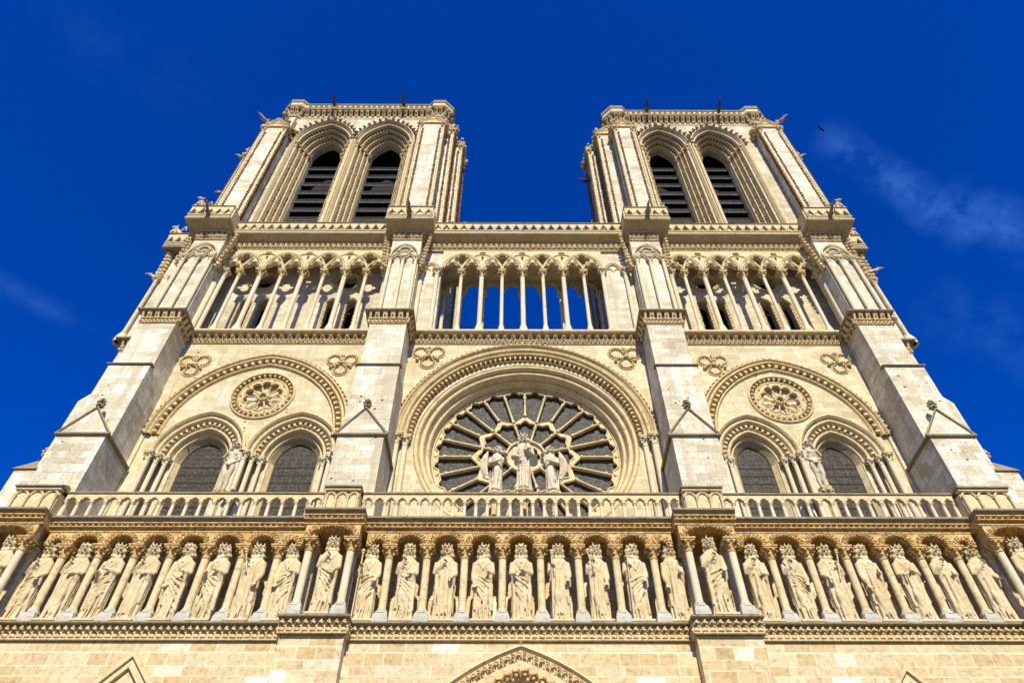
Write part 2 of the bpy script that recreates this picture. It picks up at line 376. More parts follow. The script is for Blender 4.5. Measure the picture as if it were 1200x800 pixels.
def corbel_band_y(mb, x, sx, y0, y1, z0, z1, step=.52, top=.35):
    h = z1 - z0; n = max(1, int(round((y1 - y0) / step))); st = (y1 - y0) / n; zs = z0 + h * .46
    for i in range(n + 1):
        y = y0 + st * i; w_ = st * .29; ya, yb = max(y - w_, y0), min(y + w_, y1); a, b, c = x + sx * .1, x + sx * (top - .03), x - sx * .02
        P = [(c, ya, zs), (a, ya, zs), (b, ya, z1), (c, ya, z1)]
        mb.add(P + [(p[0], yb, p[2]) for p in P], [(0, 1, 2, 3), (7, 6, 5, 4), (0, 4, 5, 1), (1, 5, 6, 2), (2, 6, 7, 3), (3, 7, 4, 0)])
        knob(mb, x + sx * .08, y, z0 + h * .22, h * .13)
    q = sorted((x, x + sx * .14)); cbox(mb, q[0], q[1], y0, y1, zs - .07, zs + .02, .02)
def knob_row(mb, a, b, step, r, jit=.1):
    a, b = Vector(a), Vector(b); L = (b - a).length; n = int(L / step)
    tube(mb, [a, b], r * .45, 5)
    for i in range(n):
        p = a + (b - a) * ((i + .5) / n); knob(mb, p.x, p.y, p.z, r * R.uniform(1 - jit, 1 + jit))
def cusped_arch_outline(x0, x1, zt, zs, rise, lobes, depth_b=.45, side=.0):
    """outline of an opening head (from x0,zs up and over to x1,zs) made of small cusps on a pointed line"""
    xc = (x0 + x1) / 2; hw = (x1 - x0) / 2
    c = max((rise * rise - hw * hw) / (2 * hw), 0); k_ = min(1, rise / hw)
    A = [(x, zs + (z - zs) * k_) for x, z in arch(xc, zs, hw, c, None, 24)]; S = sample(A, sum(math.hypot(b[0] - a[0], b[1] - a[1]) for a, b in zip(A, A[1:])) / lobes * .9999)
    pts = [(s[0], s[1]) for s in S][:lobes + 1]
    pts[0] = A[0]; pts[-1] = A[-1]
    return scallop_path(pts, depth_b, 5)
def finial(mb, x, y, z, s=1.0):
    lathe(mb, x, y, [(.07 * s, z), (.06 * s, z + .25 * s), (.12 * s, z + .3 * s), (.07 * s, z + .36 * s), (.06 * s, z + .5 * s)], 8)
    for zz, rr in ((.42, .15), (.62, .19), (.8, .12)):
        for k in range(6):
            a = k * pi / 3 + zz; knob(mb, x + rr * s * cos(a), y + rr * s * sin(a), z + zz * s, .085 * s)
    ball(mb, (x, y, z + .72 * s), .12 * s); ball(mb, (x, y, z + .92 * s), (.07 * s, .07 * s, .13 * s))

# ================================================================== SETTING
g = MB(); g.add([(-600, -600, 0), (600, -600, 0), (600, 600, 0), (-600, 600, 0)], [(0, 1, 2, 3)])
gr = obj("ground", g, M_ground, None, 0); gr['kind'] = 'structure'

cath = tag(empty("cathedral", (0.9, 0, 0)), "pale gothic stone cathedral front with two square towers, rose window and statue gallery", "cathedral")
def part(name, mb, mat, parent=None, smooth=35):
    par = parent or cath
    o = obj(name, mb, mat, par, smooth)
    root = par
    while root.parent: root = root.parent
    if root is cath: o.matrix_parent_inverse = Matrix.Translation((-0.9, 0, 0)) if par is cath else Matrix.Identity(4)
    return o
# sub-parts hang on parts whose own origin is at the world origin, so identity is right for them

# buttresses: (x0,x1) of the main shaft, shaft shift per stage
BUT = [dict(n='outer north', x=(-21.65, -19.25), k=(-21.9, -19.4), u=(-21.7, -19.45), col=(-21.9, -19.75), bal=(-22.7, -19.55), tb=(-22.3, -20.35), ped=(-21.45, -19.5)),
       dict(n='inner north', x=(-8.32, -5.97), k=(-8.45, -6.1), u=(-8.3, -6.0), col=(-8.15, -6.15), bal=(-8.75, -5.4), tb=(-8.3, -6.15), ped=(-8.0, -6.5)),
       dict(n='inner south', x=(7.68, 9.98), k=(6.9, 9.3), u=(7.9, 10.1), col=(8.25, 10.3), bal=(7.98, 11.15), tb=(9.35, 11.05), ped=(7.5, 9.2)),
       dict(n='outer south', x=(20.05, 22.25), k=(19.5, 22.0), u=(20.25, 22.4), col=(20.95, 23.0), bal=(20.75, 24.0), tb=(22.55, 24.4), ped=(19.55, 21.7))]
BAYS = [(-19.3, -8.3), (-6.0, 7.8), (10.0, 20.2)]      # clear wall between buttresses

# ------------------------------------------------------------------ portal storey wall (golden ashlar) down to the ground
YW, YP = -2.6, -3.1
w = MB()
def tri_gable(xc, zt, hw, zb): return [(xc - hw, zb), (xc, zt), (xc + hw, zb)]
PORT = [(-13.9, 4.0, 1.2, 6.2), (0.42, 4.8, 2.8, 5.25), (14.4, 3.9, 1.2, 6.2)]
loops = [[(-30, 0), (-30, 14.05), (30, 14.05), (30, 0)]]
for xc, hw, c, zs in PORT:
    A = arch(xc, zs, hw, c, .02); loops.append(A)
panel(w, loops, YW, YW + .9)
part("portal_wall", w, M_low, None, 0)
for i, (xc, hw, c, zs) in enumerate(PORT):
    p = MB(); prof = [(hw, YW)]
    for k in range(5):
        q = hw - .35 * k; y = YW + .28 * k
        torus_prof(prof, q - .12, y + .12, .1); prof += [(q - .3, y + .2), (q - .35, y + .28)]
    arch_loft(p, xc, zs, c, prof, .02)
    por = part("portal", p, M_gold)
    d = MB(); panel(d, [arch(xc, zs, hw - 1.6, c, .02)], YW + 1.25, YW + 1.4); part("tympanum_wall", d, M_gold, por)
    dd = MB()
    for s in (-1, 1): cbox(dd, xc + s * 1.02 - .95, xc + s * 1.02 + .95, YW + 1.05, YW + 1.24, .02, 5.2)
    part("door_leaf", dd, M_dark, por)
# central portal's hood: carved foliage band, plain band, inner carved fringe
p = MB(); xc, zt = 0.42, 13.82
def hood(hw): return arch(xc, 5.27, hw + 1.85, 2.8, None, 30)
T = [(4.3, YW), (4.3, YW - .28), (4.23, YW - .34), (4.14, YW - .22), (3.8, YW - .16), (3.74, YW - .3), (3.66, YW - .3), (3.2, YW - .2), (3.15, YW - .05), (3.0, YW), (2.95, YW + .3)]
loft(p, [[(x, y, z) for x, z in hood(a)] for a, y in T])
hd = part("portal_hood", p, M_mould)
p = MB()
for j, (x, z, nx, nz) in enumerate(sample(hood(3.97), .225)):
    pts = []
    for q in range(8):   # curling vine scroll
        a = q / 7 * 1.7 * pi + (0 if j % 2 else pi); rr = .125 * (1 - q / 11)
        pts.append((x + rr * cos(a), YW - .26 - .02 * q, z + rr * sin(a)))
    tube(p, pts, [.028] * 5 + [.036, .04, .045], 5); knob(p, x, YW - .26, z, .05)
for j, (x, z, nx, nz) in enumerate(sample(hood(3.36), .34)):
    tube(p, [(x - .14, YW - .2, z - .1), (x - .08, YW - .34, z + .08), (x + .08, YW - .36, z + .1), (x + .15, YW - .22, z - .06)], [.05, .08, .08, .05], 6)
    knob(p, x, YW - .34, z - .08, .08)
part("carved_foliage", p, M_gold, hd)
knobs = MB(); finial(knobs, xc, YW - .25, 13.72, .22); part("carved_apex", knobs, M_gold, hd)
# triangular gables of the side portals
for xc, zt in ((-13.68, 13.58), (14.25, 13.1)):
    p = MB()
    for k, (o1, o2, y0) in enumerate(((0, .16, .26), (.16, .34, .16), (.34, .42, .24), (.42, .85, .1), (.85, .93, .2))):
        sl = 1.12
        A = [(xc - 4.6 + o1 * 1.4, zt - 4.6 * sl), (xc, zt - o1 * 1.5), (xc + 4.6 - o1 * 1.4, zt - 4.6 * sl)]
        B = [(xc + 4.6 - o2 * 1.4, zt - 4.6 * sl), (xc, zt - o2 * 1.5), (xc - 4.6 + o2 * 1.4, zt - 4.6 * sl)]
        panel(p, [A + B], YW - y0, YW + .02)
    part("portal_gable", p, M_mould, None, 0)
# portal piers below the buttresses
for b in BUT:
    p = MB(); x0, x1 = b['k']
    box(p, x0, x1, YP, YW + .3, 0, 14.05)
    for s, x in ((1, x0), (-1, x1)): box(p, x - .02, x + .02, YP - .02, YW + .3, 0, 14.04)
    b['pier'] = part("portal_pier", p, M_low, None, 0)

# ------------------------------------------------------------------ base band of the statue gallery
def gallery_band(x0, x1, y, parentlist=None, ends=()):
    p = MB()
    box(p, x0, x1, y + .02, -1.0, 14.0, 14.58)
    cbox(p, x0, x1, y - .06, y + .1, 14.0, 14.07, .02)
    n = int((x1 - x0) / .27); st = (x1 - x0) / n
    for i in range(n):      # lower row: rounded scale leaves; upper row: curled leaves
        x = x0 + st * (i + .5)
        ball(p, (x, y + .0, 14.18), (st * .46, .07, .1), 1)
        tube(p, [(x - st * .4, y - .02, 14.36), (x - st * .1, y - .12, 14.42), (x + st * .3, y - .14, 14.38), (x + st * .35, y - .05, 14.31)], [.03, .05, .05, .03], 5)
        knob(p, x + st * .05, y - .12, 14.47, .055)
    for s, xe in ends:
        for j in range(3): knob(p, xe, y + .1 + .2 * j, 14.4, .08); ball(p, (xe, y + .1 + .2 * j, 14.18), (.07, .1, .1), 1)
    o = part("carved_band", p, M_carv)
    q = MB(); cbox(q, x0 - .05, x1 + .05, y - .24, -1.0, 14.56, 14.66, .03); part("ledge", q, M_lead, o)
for b in BUT: gallery_band(b['k'][0] - .12, b['k'][1] + .12, YP - .12, ends=((-1, b['k'][0] - .12), (1, b['k'][1] + .12)))
for x0, x1 in ((-19.27, -8.58), (-5.97, 6.77), (9.43, 19.37)): gallery_band(x0, x1, YW - .06)
# gallery back wall and soffit
p = MB(); box(p, -21.9, 22.0, -1.3, -1.0, 14.6, 19.0); part("gallery_wall", p, M_low, None, 0)
COLS = {0: [-18.32 + 1.468 * i for i in range(7)], 1: [-4.94 + 1.547 * i for i in range(8)], 2: [10.72 + 1.537 * i for i in range(6)]}
KINGS = [(-20.45, 1), *[(-19.05 + 1.44 * i, 0) for i in range(8)], (-7.22, 1), *[(-5.68 + 1.535 * i, 0) for i in range(9)], (8.15, 1), *[(9.98 + 1.53 * i, 0) for i in range(7)], (20.75, 1)]
def gallery_column(x, y, light=False):
    r = .155
    q = MB(); lathe(q, x, y, [(r * 1.2, 15.2), (r * 1.2, 15.26), (r, 15.3), (r * .97, 17.5)], 14)
    o = part("gallery_column", q, M_shaft if light else M_mould)
    q = MB(); frustum(q, (x - .3, x + .3, y - .3, y + .3, 14.66), (x - .29, x + .29, y - .29, y + .29, 14.85)); frustum(q, (x - .29, x + .29, y - .29, y + .29, 14.85), (x - .23, x + .23, y - .23, y + .23, 15.05))
    ngon(q, x, y, .27, 15.05, 15.2, 8, .22); part("column_base", q, M_pale, o, 0)
    q = MB(); capital(q, x, y, 17.45, 18.0, r, .285, 8); part("capital", q, M_gold, o)
def arcade_head(q, xs, y0, y1, zt=18.62, zs=17.98):
    for a, b in zip(xs[:-1], xs[1:]):
        L = [(a, zs - .0), (a + .2, zs)] + cusped_arch_outline(a + .24, b - .24, zt, zs, min((b - a) * .31, .5), 13 if b - a < 1.8 else 17, .55) + [(b - .2, zs), (b, zs), (b, zt), (a, zt)]
        panel(q, [L], y0, y1)
        xm = (a + b) / 2     # relief foliage on the spandrels
        Q = cusped_arch_outline(a + .24, b - .24, zt, zs, min((b - a) * .31, .5), 13, .0)
        for r_, off in enumerate((.07, .15, .23)):
            for x_, z_, nx, nz in sample(Q, .095, .03 * r_):
                xx, zz = x_ + nx * off, z_ + nz * off
                if zs + .03 < zz < zt - .04 and a < xx < b: ball(q, (xx + R.uniform(-.012, .012), y0 - .005, zz + R.uniform(-.012, .012)), (R.uniform(.038, .058), .06, R.uniform(.038, .058)), 1)
def gallery_entablature(x0, x1, y, brk=.05):
    q = MB(); box(q, x0, x1, y, -1.0, 18.6, 18.78)
    n = int((x1 - x0) / .24); st = (x1 - x0) / n
    for i in range(n): ball(q, (x0 + st * (i + .5), y - .08, 18.87), (.06, .06, .055), 1)
    box(q, x0, x1, y - .0, -1.0, 18.78, 18.95); cbox(q, x0, x1, y - .14, y + .1, 18.76, 18.81, .01); cbox(q, x0, x1, y - .16, y + .1, 18.93, 19.0, .01)
    o = part("gallery_cornice", q, M_gold)
    q = MB(); hexa(q, [(x0, y - .18, 19.0), (x1, y - .18, 19.0), (x1, -1, 19.0), (x0, -1, 19.0), (x0, y - .30, 19.1), (x1, y - .30, 19.1), (x1, -1, 19.1), (x0, -1, 19.1)])
    cbox(q, x0, x1, y - .30, -1, 19.1, 19.22, .02)
    nn = int((x1 - x0) / 1.5)
    for i in range(nn + 1): box(q, x0 + .1 + (x1 - x0 - .2) * i / max(nn, 1) - .02, x0 + .1 + (x1 - x0 - .2) * i / max(nn, 1) + .02, y - .31, y - .28, 19.1, 19.25)
    part("coping", q, M_lead, o, 0)
YC, YCP = -2.58, -3.16
for bi, (x0, x1) in enumerate(((-19.35, -8.5), (-6.05, 6.85), (9.35, 19.45))):
    for x in COLS[bi]: gallery_column(x, YC)
    q = MB(); xs = [x0 + .1] + COLS[bi] + [x1 - .1]; arcade_head(q, xs, YC - .17, YC + .17)
    part("gallery_arcade", q, M_gold); gallery_entablature(x0, x1, YC - .2)
for i, b in enumerate(BUT):
    x0, x1 = b['k']
    for x in (x0 + .33, x1 - .33): gallery_column(x, YCP, True)
    for x in ((x1 - .35, x0 + .35)): 
        q = MB(); lathe(q, x, YCP + .75, [(.13, 14.66), (.13, 17.6)], 10); capital(q, x, YCP + .75, 17.5, 18.0, .13, .22, 6); part("rear_shaft", q, M_mould)
    q = MB(); arcade_head(q, [x0 + .05, x1 - .05], YCP - .2, YCP + .2)
    for xx in (x0 + .09, x1 - .44): box(q, xx, xx + .35, YCP - .1, -1.2, 18.03, 18.59)
    part("gallery_arcade", q, M_gold); gallery_entablature(x0 - .08, x1 + .08, YCP - .24)

# ------------------------------------------------------------------ balustrade of the statue gallery terrace
def balustrade(x0, x1, y, z0, z1, n, deep=.2, closed=False, mat=None):
    q = MB(); st = (x1 - x0) / n; zs = z1 - .50
    L = [(x0, zs)]
    for i in range(n):
        a, b = x0 + st * i + .065, x0 + st * (i + 1) - .065
        L += [(a, zs)] + scallop_path([(a, zs + .0), (a + (b - a) * .25, zs + .14), ((a + b) / 2, zs + .22), (b - (b - a) * .25, zs + .14), (b, zs)], .25, 4) + [(b, zs)]
    L += [(x1, zs), (x1, z1 - .12), (x0, z1 - .12)]
    panel(q, [L], y - deep / 2, y + deep / 2)
    o = part("balustrade", q, M_mould, None, 30)
    for i in range(n + 1):
        c = MB(); x = x0 + st * i
        x = min(max(x, x0 + .07), x1 - .07)
        cbox(c, x - .085, x + .085, y - .1, y + .1, z0, z0 + .08, .01)
        lathe(c, x, y, [(.1, z0 + .08), (.08, z0 + .13), (.072, zs - .13), (.09, zs - .12), (.075, zs - .1), (.12, zs - .01)], 8)
        cbox(c, x - .1, x + .1, y - .11, y + .11, zs - .03, zs + .02, .01)
        part("baluster", c, M_shaft, o)
    c = MB(); cbox(c, x0, x1, y - deep * .8, y + deep * .8, z1 - .12, z1, .03); part("coping", c, M_lead, o, 0)
    return o
for (x0, x1, n) in ((-19.45, -8.15, 19), (-6.45, 7.45, 28), (9.25, 19.5, 19)):
    balustrade(x0, x1, -2.62, 19.22, 20.68, n)
for b in BUT:
    x0, x1 = b['ped']; q = MB(); box(q, x0, x1, -3.12, -2.5, 19.22, 20.35)
    n = 3; st = (x1 - x0) / n
    for i in range(n + 1):
        x = x0 + st * i; x = min(max(x, x0 + .08), x1 - .08)
        lathe(q, x, -3.2, [(.09, 19.22), (.06, 19.35), (.055, 20.05), (.09, 20.2)], 8)
    for i in range(n): 
        A = arch(x0 + st * (i + .5), 20.12, st / 2 - .05, .03, None, 6); tube(q, [(x, -3.16, z) for x, z in A], .05, 5)
    cbox(q, x0 - .02, x1 + .02, -3.26, -3.0, 20.42, 20.55, .02)
    o = part("parapet_pedestal", q, M_mould)
    q = MB(); frustum(q, (x0 - .06, x1 + .06, -3.34, -2.45, 20.55), (x0 - .06, x1 + .06, -3.34, -2.45, 20.62)); frustum(q, (x0 - .06, x1 + .06, -3.34, -2.45, 20.62), (x0 + .05, x1 - .05, -2.8, -2.45, 20.95))
    part("sloped_coping", q, M_lead, o, 0)

# ------------------------------------------------------------------ window storey walls
p = MB()
for bi, (x0, x1) in enumerate(BAYS):
    if bi == 1:
        panel(p, [[(x0 - .6, 14), (x0 - .6, 34.0), (x1 + .6, 34.0), (x1 + .6, 14)], arch(.8, 26.45, 6.75, 0, 19.25, 48)], 0, .75)
p_rose = part("rose_storey_wall", p, M_wall, None, 0)
SB = [dict(bi=0, big=(-14.0, 26.4, 5.25, .83), small=((-16.2, 2.3), (-11.3, 2.3)), cs=.45, rose=(-13.85, 29.35), rr=1.75),
      dict(bi=2, big=(15.15, 26.4, 4.8, 1.0), small=((12.85, 2.1), (17.3, 2.1)), cs=.55, rose=(15.1, 29.15), rr=1.75)]
for s in SB:
    x0, x1 = BAYS[s['bi']]; xc, zs, hw, c = s['big']; p = MB()
    panel(p, [[(x0 - .4, 14), (x0 - .4, 34.0), (x1 + .4, 34.0), (x1 + .4, 14)], arch(xc, zs, hw, c, 19.25, 24)], 0, .5)
    part("window_storey_wall", p, M_wall, None, 0)
    p = MB(); rx, rz = s['rose']
    hol = [arch(xx, 25.2, hh, s['cs'], 19.3, 14) for xx, hh in s['small']]
    panel(p, [[(x0, 14), (x0, 33.6), (x1, 33.6), (x1, 14)]] + hol + [circle(rx, rz, s['rr'], 48)], .12, .5)
    part("tympanum_wall", p, M_wall, None, 0)
    # hood moulding of the great blind arch with two rows of crockets
    p = MB(); arch_loft(p, xc, zs, c, [(hw + .12, .0), (hw + .12, -.12), (hw + .02, -.18), (hw - .05, -.08), (hw - .05, 0), (hw - .1, -.1), (hw - .2, -.14), (hw - .28, -.05), (hw - .3, .12)], None, 24)
    A = arch(xc, zs, hw + .13, c, None, 24); blocks_on(p, A, .36, -.02, .10, 0, .14, .2, .85)
    A = arch(xc, zs, hw - .42, c, None, 24); blocks_on(p, A, .40, .1, .15, 0, .2, .2, .75)
    arch_loft(p, xc, zs, c, [(hw - .6, .12), (hw - .6, .0), (hw - .68, -.03), (hw - .75, .12)], None, 24)
    gm = part("great_arch_moulding", p, M_carv)
    p = MB(); annulus(p, arch(xc, zs, hw - .27, c, None, 24), arch(xc, zs, hw - .62, c, None, 24), .115); annulus(p, arch(xc, zs, hw + .24, c, None, 24), arch(xc, zs, hw + .04, c, None, 24), -.006)  # flat strips coloured dark, painted shade for the gaps between blocks
    part("hollow_shade_strip", p, M_crock, gm)
    for xx, hh in s['small']:
        p = MB(); pr = [(hh + .16, .12), (hh + .16, -.02), (hh + .06, -.06), (hh - .02, .02), (hh - .04, .14)]
        torus_prof(pr, hh - .18, .22, .1); pr += [(hh - .34, .32), (hh - .34, .42), (hh - .56, .46)]
        torus_prof(pr, hh - .68, .5, .09); pr += [(hh - .8, .62), (hh - .8, .7)]
        torus_prof(pr, hh - .9, .76, .06); pr += [(hh - 1.0, .84), (hh - 1.2, 1.1), (hh - 1.2, 1.2)]
        arch_loft(p, xx, 25.2, s['cs'], pr, None, 16)
        arch_loft(p, xx, 25.2, s['cs'], [(hh - 1.0, .84), (hh - 1.2, 1.1), (hh - 1.2, 1.2)], 19.2, 16)
        blocks_on(p, arch(xx, 25.2, hh - .45, s['cs'], None, 16), .30, .42, .12, 0, .14, .1, .72)
        wo = part("arched_window", p, M_mould)
        p = MB(); annulus(p, arch(xx, 25.2, hh - .32, s['cs'], None, 16), arch(xx, 25.2, hh - .57, s['cs'], None, 16), .405); part("hollow_shade_strip", p, M_crock, wo)  # dark strip behind the block row, shade put into colour
        for sd in (-1, 1):
            for off, y, r in ((.02, .06, .13), (-.3, .32, .12), (-.68, .55, .11)):
                q = MB(); colonette(q, xx + sd * (hh + off), y, 19.25, 25.2, r, .5); part("colonette", q, M_shaft, wo)
        q = MB(); panel(q, [arch(xx, 25.2, hh - .98, s['cs'], 19.3, 16)], 1.16, 1.2); part("leaded_glass", q, M_glass, wo, 0)
        q = MB(); panel(q, [arch(xx, 25.2, hh + .3, s['cs'], 19.0, 12), arch(xx, 25.2, hh - 1.19, s['cs'], 19.1, 16)], 1.19, 1.6)
        for sd in (-1, 1): box(q, xx + sd * (hh - .45) - .55, xx + sd * (hh - .45) + .55, .78, 1.3, 19, 25.2)
        part("reveal_wall", q, M_wall, wo, 0)
        # iron bars across the glass
        q = MB()
        for k in range(12): tube(q, [(xx - hh + 1.05, 1.13, 19.6 + .5 * k), (xx + hh - 1.05, 1.13, 19.6 + .5 * k)], .015, 4) if 19.6 + .5 * k < 25.6 else None
        part("iron_bars", q, M_garg, wo)
    # blind rose
    p = MB(); rr = s['rr']
    ring_loft(p, rx, rz, [(rr + .05, .12), (rr + .02, .02), (rr - .06, .0), (rr - .1, .2)], 64)
    A = circle(rx, rz, rr - .2, 60); blocks_on(p, A + [A[0]], .30, .24, .11, 0, .2, 0, .65)
    ring_loft(p, rx, rz, [(rr - .32, .4), (rr - .34, .14), (rr - .42, .1), (rr - .46, .16)], 64)
    L = foil(rx, rz, rr - .93, .30, 10, pi / 10, 9); panel(p, [circle(rx, rz, rr - .4, 60), L], .14, .4, .03); tube(p, [(x_, .13, z_) for x_, z_ in L + [L[0]]], .05, 6)
    for k in range(10): a = pi / 10 + k * pi / 5; knob(p, rx + (rr - .5) * cos(a + pi / 10), .12, rz + (rr - .5) * sin(a + pi / 10), .07)
    for k in range(10):
        a = 2 * pi * k / 10; c1, s1 = cos(a), sin(a)
        tube(p, [(rx + .25 * c1, .24, rz + .25 * s1), (rx + (rr - .85) * c1, .22, rz + (rr - .85) * s1)], .05, 6)
        knob(p, rx + (rr - .85) * c1, .14, rz + (rr - .85) * s1, .09)
    ring_loft(p, rx, rz, [(.36, .4), (.36, .2), (.3, .1), (.2, .12), (.16, .3)], 24)
    for k in range(6): knob(p, rx + .2 * cos(k), .12, rz + .2 * sin(k), .08)
    o = part("blind_rose", p, M_carv)
    q = MB(); ring_loft(q, rx, rz, [(rr - .04, .235), (rr - .36, .235)], 64); part("hollow_shade_strip", q, M_crock, o)  # dark ring painted as shade between the rim blocks
    q = MB(); panel(q, [circle(rx, rz, rr + .04, 48)], .42, .5); part("backing_slab", q, M_wall, o, 0)
# trefoil reliefs beside the arches
for xc, zc, r in ((-18.45, 31.75, .95), (-9.85, 31.85, .95), (-4.85, 32.5, 1.0), (6.8, 32.45, 1.0), (11.9, 31.85, .9), (19.2, 32.05, .92)):
    p = MB(); L = foil(xc, zc, r * .58, r * .50, 3, pi / 6, 13); L = [(x, z) for x, z in L]
    L.append(L[0]); tube(p, [(x, -.02, z) for x, z in L], .045, 6)
    L2 = foil(xc, zc, r * .58, r * .38, 3, pi / 6, 13); 
    for x, z, nx, nz in sample(L2 + [L2[0]], .17): blocks_on(p, [(x, z), (x + nz * .001, z - nx * .001)], 1, -.0, .07, 0, .13, 0, .75)
    for k in range(3):
        a = -pi / 2 + 2 * pi * k / 3; q0 = r * .5
        tube(p, [(xc + r * .12 * cos(a + pi / 3), -.02, zc + r * .12 * sin(a + pi / 3)), (xc + q0 * cos(a + pi), -.06, zc + q0 * sin(a + pi))], [.05, .07], 6)
        for j in range(5): knob(p, xc + (q0 * .3 + .12 * j) * cos(a + pi) + R.uniform(-.1, .1), -.1, zc + (q0 * .3 + .12 * j) * sin(a + pi) + R.uniform(-.08, .08), .12)
    knob(p, xc, -.1, zc, .12)
    tr = part("trefoil_relief", p, M_carv)
    p = MB(); La, Lb = foil(xc, zc, r * .58, r * .46, 3, pi / 6, 13), foil(xc, zc, r * .58, r * .31, 3, pi / 6, 13); annulus(p, La + [La[0]], Lb + [Lb[0]], -.006)  # dark band on the flat wall, painted shade of a recess
    part("hollow_shade_strip", p, M_crock, tr)

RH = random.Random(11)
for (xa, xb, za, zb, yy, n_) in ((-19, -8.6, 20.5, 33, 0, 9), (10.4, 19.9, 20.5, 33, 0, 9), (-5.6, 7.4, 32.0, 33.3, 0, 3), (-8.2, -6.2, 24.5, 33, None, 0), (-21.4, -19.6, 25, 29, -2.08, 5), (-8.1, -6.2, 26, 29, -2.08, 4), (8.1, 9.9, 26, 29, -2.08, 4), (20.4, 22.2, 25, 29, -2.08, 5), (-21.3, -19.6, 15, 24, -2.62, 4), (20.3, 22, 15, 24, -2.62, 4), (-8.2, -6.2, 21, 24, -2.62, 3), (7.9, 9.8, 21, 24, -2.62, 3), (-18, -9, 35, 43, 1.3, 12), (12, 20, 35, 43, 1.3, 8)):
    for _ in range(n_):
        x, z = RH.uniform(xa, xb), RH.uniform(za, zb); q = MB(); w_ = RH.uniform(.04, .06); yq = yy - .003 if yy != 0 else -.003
        box(q, x - w_, x + w_, yq, yq + .002, z - w_ * .8, z + w_ * .8); part("putlog_hole_shade", q, M_dark, None, 0)  # thin dark plate on the wall, painted as the shade inside a hole

# ------------------------------------------------------------------ rose window
XR, ZR = .85, 26.2
p = MB()
pr = [(7.0, 0), (7.0, -.1), (6.9, -.16), (6.82, -.04), (6.78, .02)]
torus_prof(pr, 6.62, .06, .11); pr += [(6.45, .16)]; torus_prof(pr, 6.36, .12, .07); pr += [(6.26, .26), (6.26, .36), (5.98, .42)]
arch_loft(p, XR - .05, 26.45, 0, pr, None, 40)
A = arch(XR - .05, 26.45, 7.03, 0, None, 48); blocks_on(p, A, .34, -.02, .09, 0, .13, .1, .85)
A = arch(XR - .05, 26.45, 6.12, 0, None, 48); blocks_on(p, A, .30, .34, .13, 0, .2, .1, .55)
ram = part("rose_arch_moulding", p, M_carv)
p = MB(); annulus(p, arch(XR - .05, 26.45, 7.13, 0, None, 48), arch(XR - .05, 26.45, 6.99, 0, None, 48), -.006); annulus(p, arch(XR - .05, 26.45, 6.26, 0, None, 48), arch(XR - .05, 26.45, 5.99, 0, None, 48), .352); part("hollow_shade_strip", p, M_crock, ram)  # two dark bands behind the block rows, painted as hollow shade
for sd in (-1, 1):
    for off, y, r in ((6.78, .1, .17), (6.33, .3, .15)):
        q = MB(); colonette(q, XR - .05 + sd * off, y, 19.25, 26.45, r, .6); part("jamb_shaft", q, M_shaft)
p = MB(); panel(p, [[(-6.1, 18.9), (-6.1, 33.6), (7.8, 33.6), (7.8, 18.9)], circle(XR, ZR, 5.98, 96)], .42, 1.2); part("rose_surround_wall", p, M_wall, None, 0)
p = MB(); pr = [(6.0, .42), (5.96, .40)]
torus_prof(pr, 5.84, .52, .11); pr += [(5.68, .72)]
torus_prof(pr, 5.56, .78, .12); pr += [(5.36, 1.02), (5.36, 1.1)]
torus_prof(pr, 5.28, 1.16, .1); pr += [(5.14, 1.35), (5.12, 1.6), (5.12, 1.9)]
ring_loft(p, XR, ZR, pr, 120); rose = part("rose_window", p, M_mould)
def petal(th, n, r0l, r0r, rs, rt, wsp, grow=0.0):
    """opening between two spokes: foot, straight sides, three-lobed head; u across, v outward"""
    hw = lambda r: max(r * math.tan(pi / n) - wsp / 2, .02) + grow
    b = hw(rs); h = rt - rs + grow
    P = [(-hw(r0l), r0l), (-b, rs)]
    pts = [(-b, rs), (-b * .5, rs + h * .62), (b * .5, rs + h * .62), (b, rs)]
    head_ = scallop_path(pts, .42, 8)
    P += head_[1:] + [(hw(r0r), r0r)]
    c, s = cos(th), sin(th)
    T = lambda Q: [(XR + v * c + u * s, ZR + v * s - u * c) for u, v in Q]
    return T(P), T(head_)
R5 = 5.12; holes = []; heads = []
for k in range(24):
    th = pi / 2 + 2 * pi * (k + .5) / 24
    # spokes over the inner petal heads stand higher than those over the inner spokes; u<0 is the higher-angle side
    top_side_right = (k % 2 == 0)
    a_, b_ = petal(th, 24, 2.52 if top_side_right else 2.95, 2.95 if top_side_right else 2.52, 4.42, 4.92, .10)
    holes.append(a_); heads.append(b_)
for k in range(24):   # little eyes between the petal heads
    a = pi / 2 + 2 * pi * k / 24; holes.append([(XR + 4.88 * cos(a) + .09 * cos(q), ZR + 4.88 * sin(a) + .09 * sin(q)) for q in [a - 2.2, a, a + 2.2]])
for k in range(12):
    a_, b_ = petal(pi / 2 + 2 * pi * k / 12, 12, 1.12, 1.12, 2.02, 2.62, .11); holes.append(a_); heads.append(b_)
p = MB(); panel(p, [circle(XR, ZR, R5, 120)] + holes + [foil(XR, ZR, .52, .27, 8, 0, 7)], 1.58, 1.76, .03)
part("tracery", p, M_mould, rose)
p = MB()
for i_h, h_ in enumerate(heads):
    if i_h == 24: part("head_moulding", p, M_mould, rose); p = MB()
    c_ = (sum(x for x, z in h_) / len(h_), sum(z for x, z in h_) / len(h_))
    tube(p, [(x + (x - c_[0]) * .08, 1.55, z + (z - c_[1]) * .10) for x, z in h_], .042, 6)
part("head_moulding", p, M_mould, rose)
